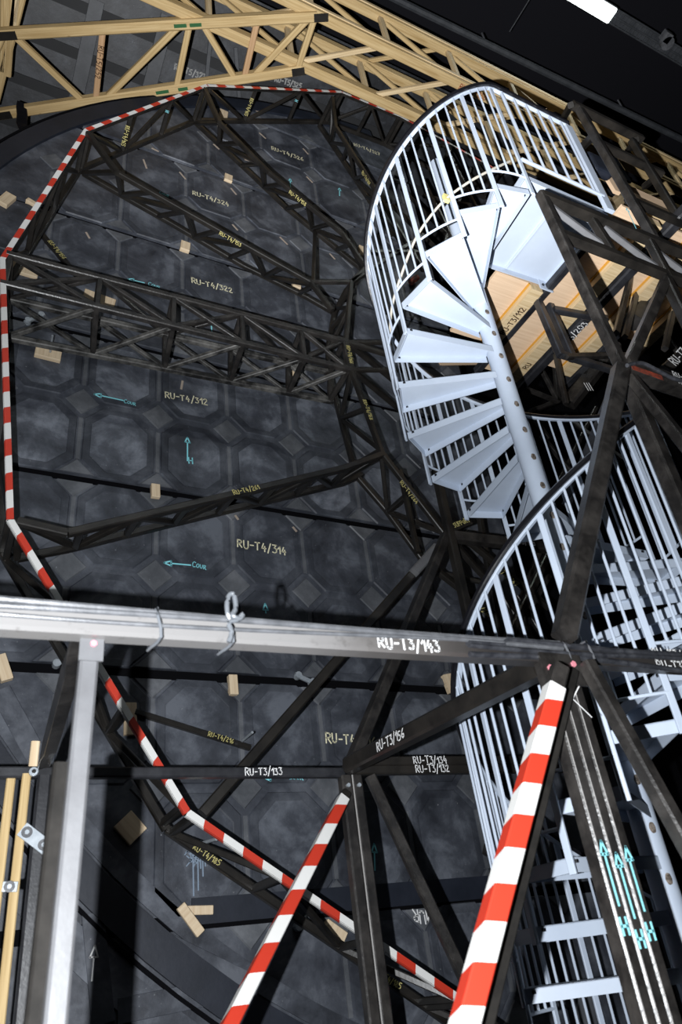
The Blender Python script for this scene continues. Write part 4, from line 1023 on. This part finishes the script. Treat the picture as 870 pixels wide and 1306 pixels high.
for l, items in dim:
    r_ = frame_bars('dim_steelwork', l, 'steelwork', items, .04, 'steel_worn')
    if 'three white' in l:
        for k in range(3):
            c = at(744+3*k, 497+0*k, 3.02); bar('white_stroke', c+V((0, -.03, .05)), c+V((.02, -.03, -.03)), .008, M['white'], r_, h=.002)
    if 'marked RU-T3' in l: barwrite('RU-T3', at(846, 474, 2.0), at(905, 420, 1.9), .1, .07, .06, M['white'], r_)
# red drum seen through the stairs
b = MB(); p = at(528, 357, 4.35); b.tube([p+V((-.05, 0, -.06)), p+V((.05, 0, .06))], circ(.035, 14), EY); tag(b.build('red_clamp', M['red']), 'small orange red clamp seen through the stair railing', 'clamp')
o = MB(); o.tube([at(548, 380, 4.385), at(600, 410, 4.385)], rect(.13, .02, .003), EY); tag(o.build('board', M['ply']), 'brown board seen between two upper treads of the stairs', 'board')
o = MB(); o.tube([at(560, 463, 4.385), at(625, 462, 4.385)], rect(.06, .02, .003), EY); tag(o.build('board', M['ply']), 'brown board seen in the narrow gap below the middle treads', 'board')
# scrawled panels far behind the lowest treads
b = MB(); b.box((3.2, 4.9, 1.5), AXES, (1.2, .03, .7)); pn = b.build('scenery_panel', M['steel']); tag(pn, 'black scenery panel with white scrawled letters behind the lowest treads', 'panel')
write('NVA', at(762, 1165, 4.86), V((-1, 0, 0)), V((0, 0, 1)), .14, .014, M['white'], pn)
write('SUD', at(777, 1222, 4.86), V((-1, 0, 0)), V((0, 0, 1)), .14, .014, M['white'], pn)

# ------------------------------------------------------------------ hall roof: tube light, cable tray, pipe
root = thing('tube_light', 'lit fluorescent tube light under the black hall roof at the top', 'light', (6.0, 2.15, 12.0))
b = MB(); b.tube([(4.9, 2.12, 12.06), (6.5, 2.12, 12.06)], rect(.20, .06, .01), EZ); b.build('housing', M['cable'], root)
b = MB(); b.tube([(4.95, 2.12, 12.0), (6.47, 2.12, 12.0)], rect(.19, .07, .02), EZ); b.build('tube', M['tube'], root)
l = bpy.data.lights.new('tube_glow', 'AREA'); l.shape = 'RECTANGLE'; l.size = 1.5; l.size_y = .15; l.energy = 25; l.color = (.9, 1, .97)
lo = bpy.data.objects.new('tube_glow', l); COL.objects.link(lo); lo.location = (5.7, 2.12, 11.94); lo.parent = None
root = thing('cable_tray', 'grey wire cable tray continuing from the tube light under the roof', 'cable tray', (7.4, 2.05, 12.0))
b = MB(); b.tube([(6.52, 2.12, 12.08), (14, 2.12, 12.08)], rect(.16, .01, .002), EZ)
for i in range(110):
    x = 6.55+.068*i; b.box((x, 2.12, 12.06), AXES, (.008, .085, .008))
b.build('mesh_base', M['batten'], root)
for y in (2.035, 2.12, 2.205): rod('side_wire', [(6.52, y, 12.03), (14, y, 12.03)], .012, M['batten'], root)
root = thing('junction_box', 'small round grey junction box under the cable tray', 'box', (7.45, 2.1, 11.95)); b = MB(); b.tube([(7.42, 2.05, 12.0), (7.42, 2.05, 11.92)], circ(.09, 18), EY); b.build('lid', M['cable'], root, True)
b = MB(); b.box((7.36, 2.0, 11.97), AXES, (.06, .06, .05)); b.build('body', M['cable'], root)
root = thing('roof_pipe', 'thin grey pipe running along the black roof above the timber truss', 'pipe', (6, 3.3, 12.0)); rod('pipe', [(-1, 3.22, 12.0), (16, 2.85, 12.0)], .045, M['batten'], root)
for x, y in ((5.1, 3.09), (7.6, 3.03)): rod('hanger', [(x, y, 12.0), (x, y, 12.3)], .012, M['cable'], root)
for x in (3.9, 5.6): 
    o = rod('roof_wire', [(x, 3.0, 12.6), (x+.2, -1.5, 12.9)], .006, M['batten'], None); tag(o, 'thin wire across the black roof, %s of two' % ('left' if x < 5 else 'right'), 'wire')
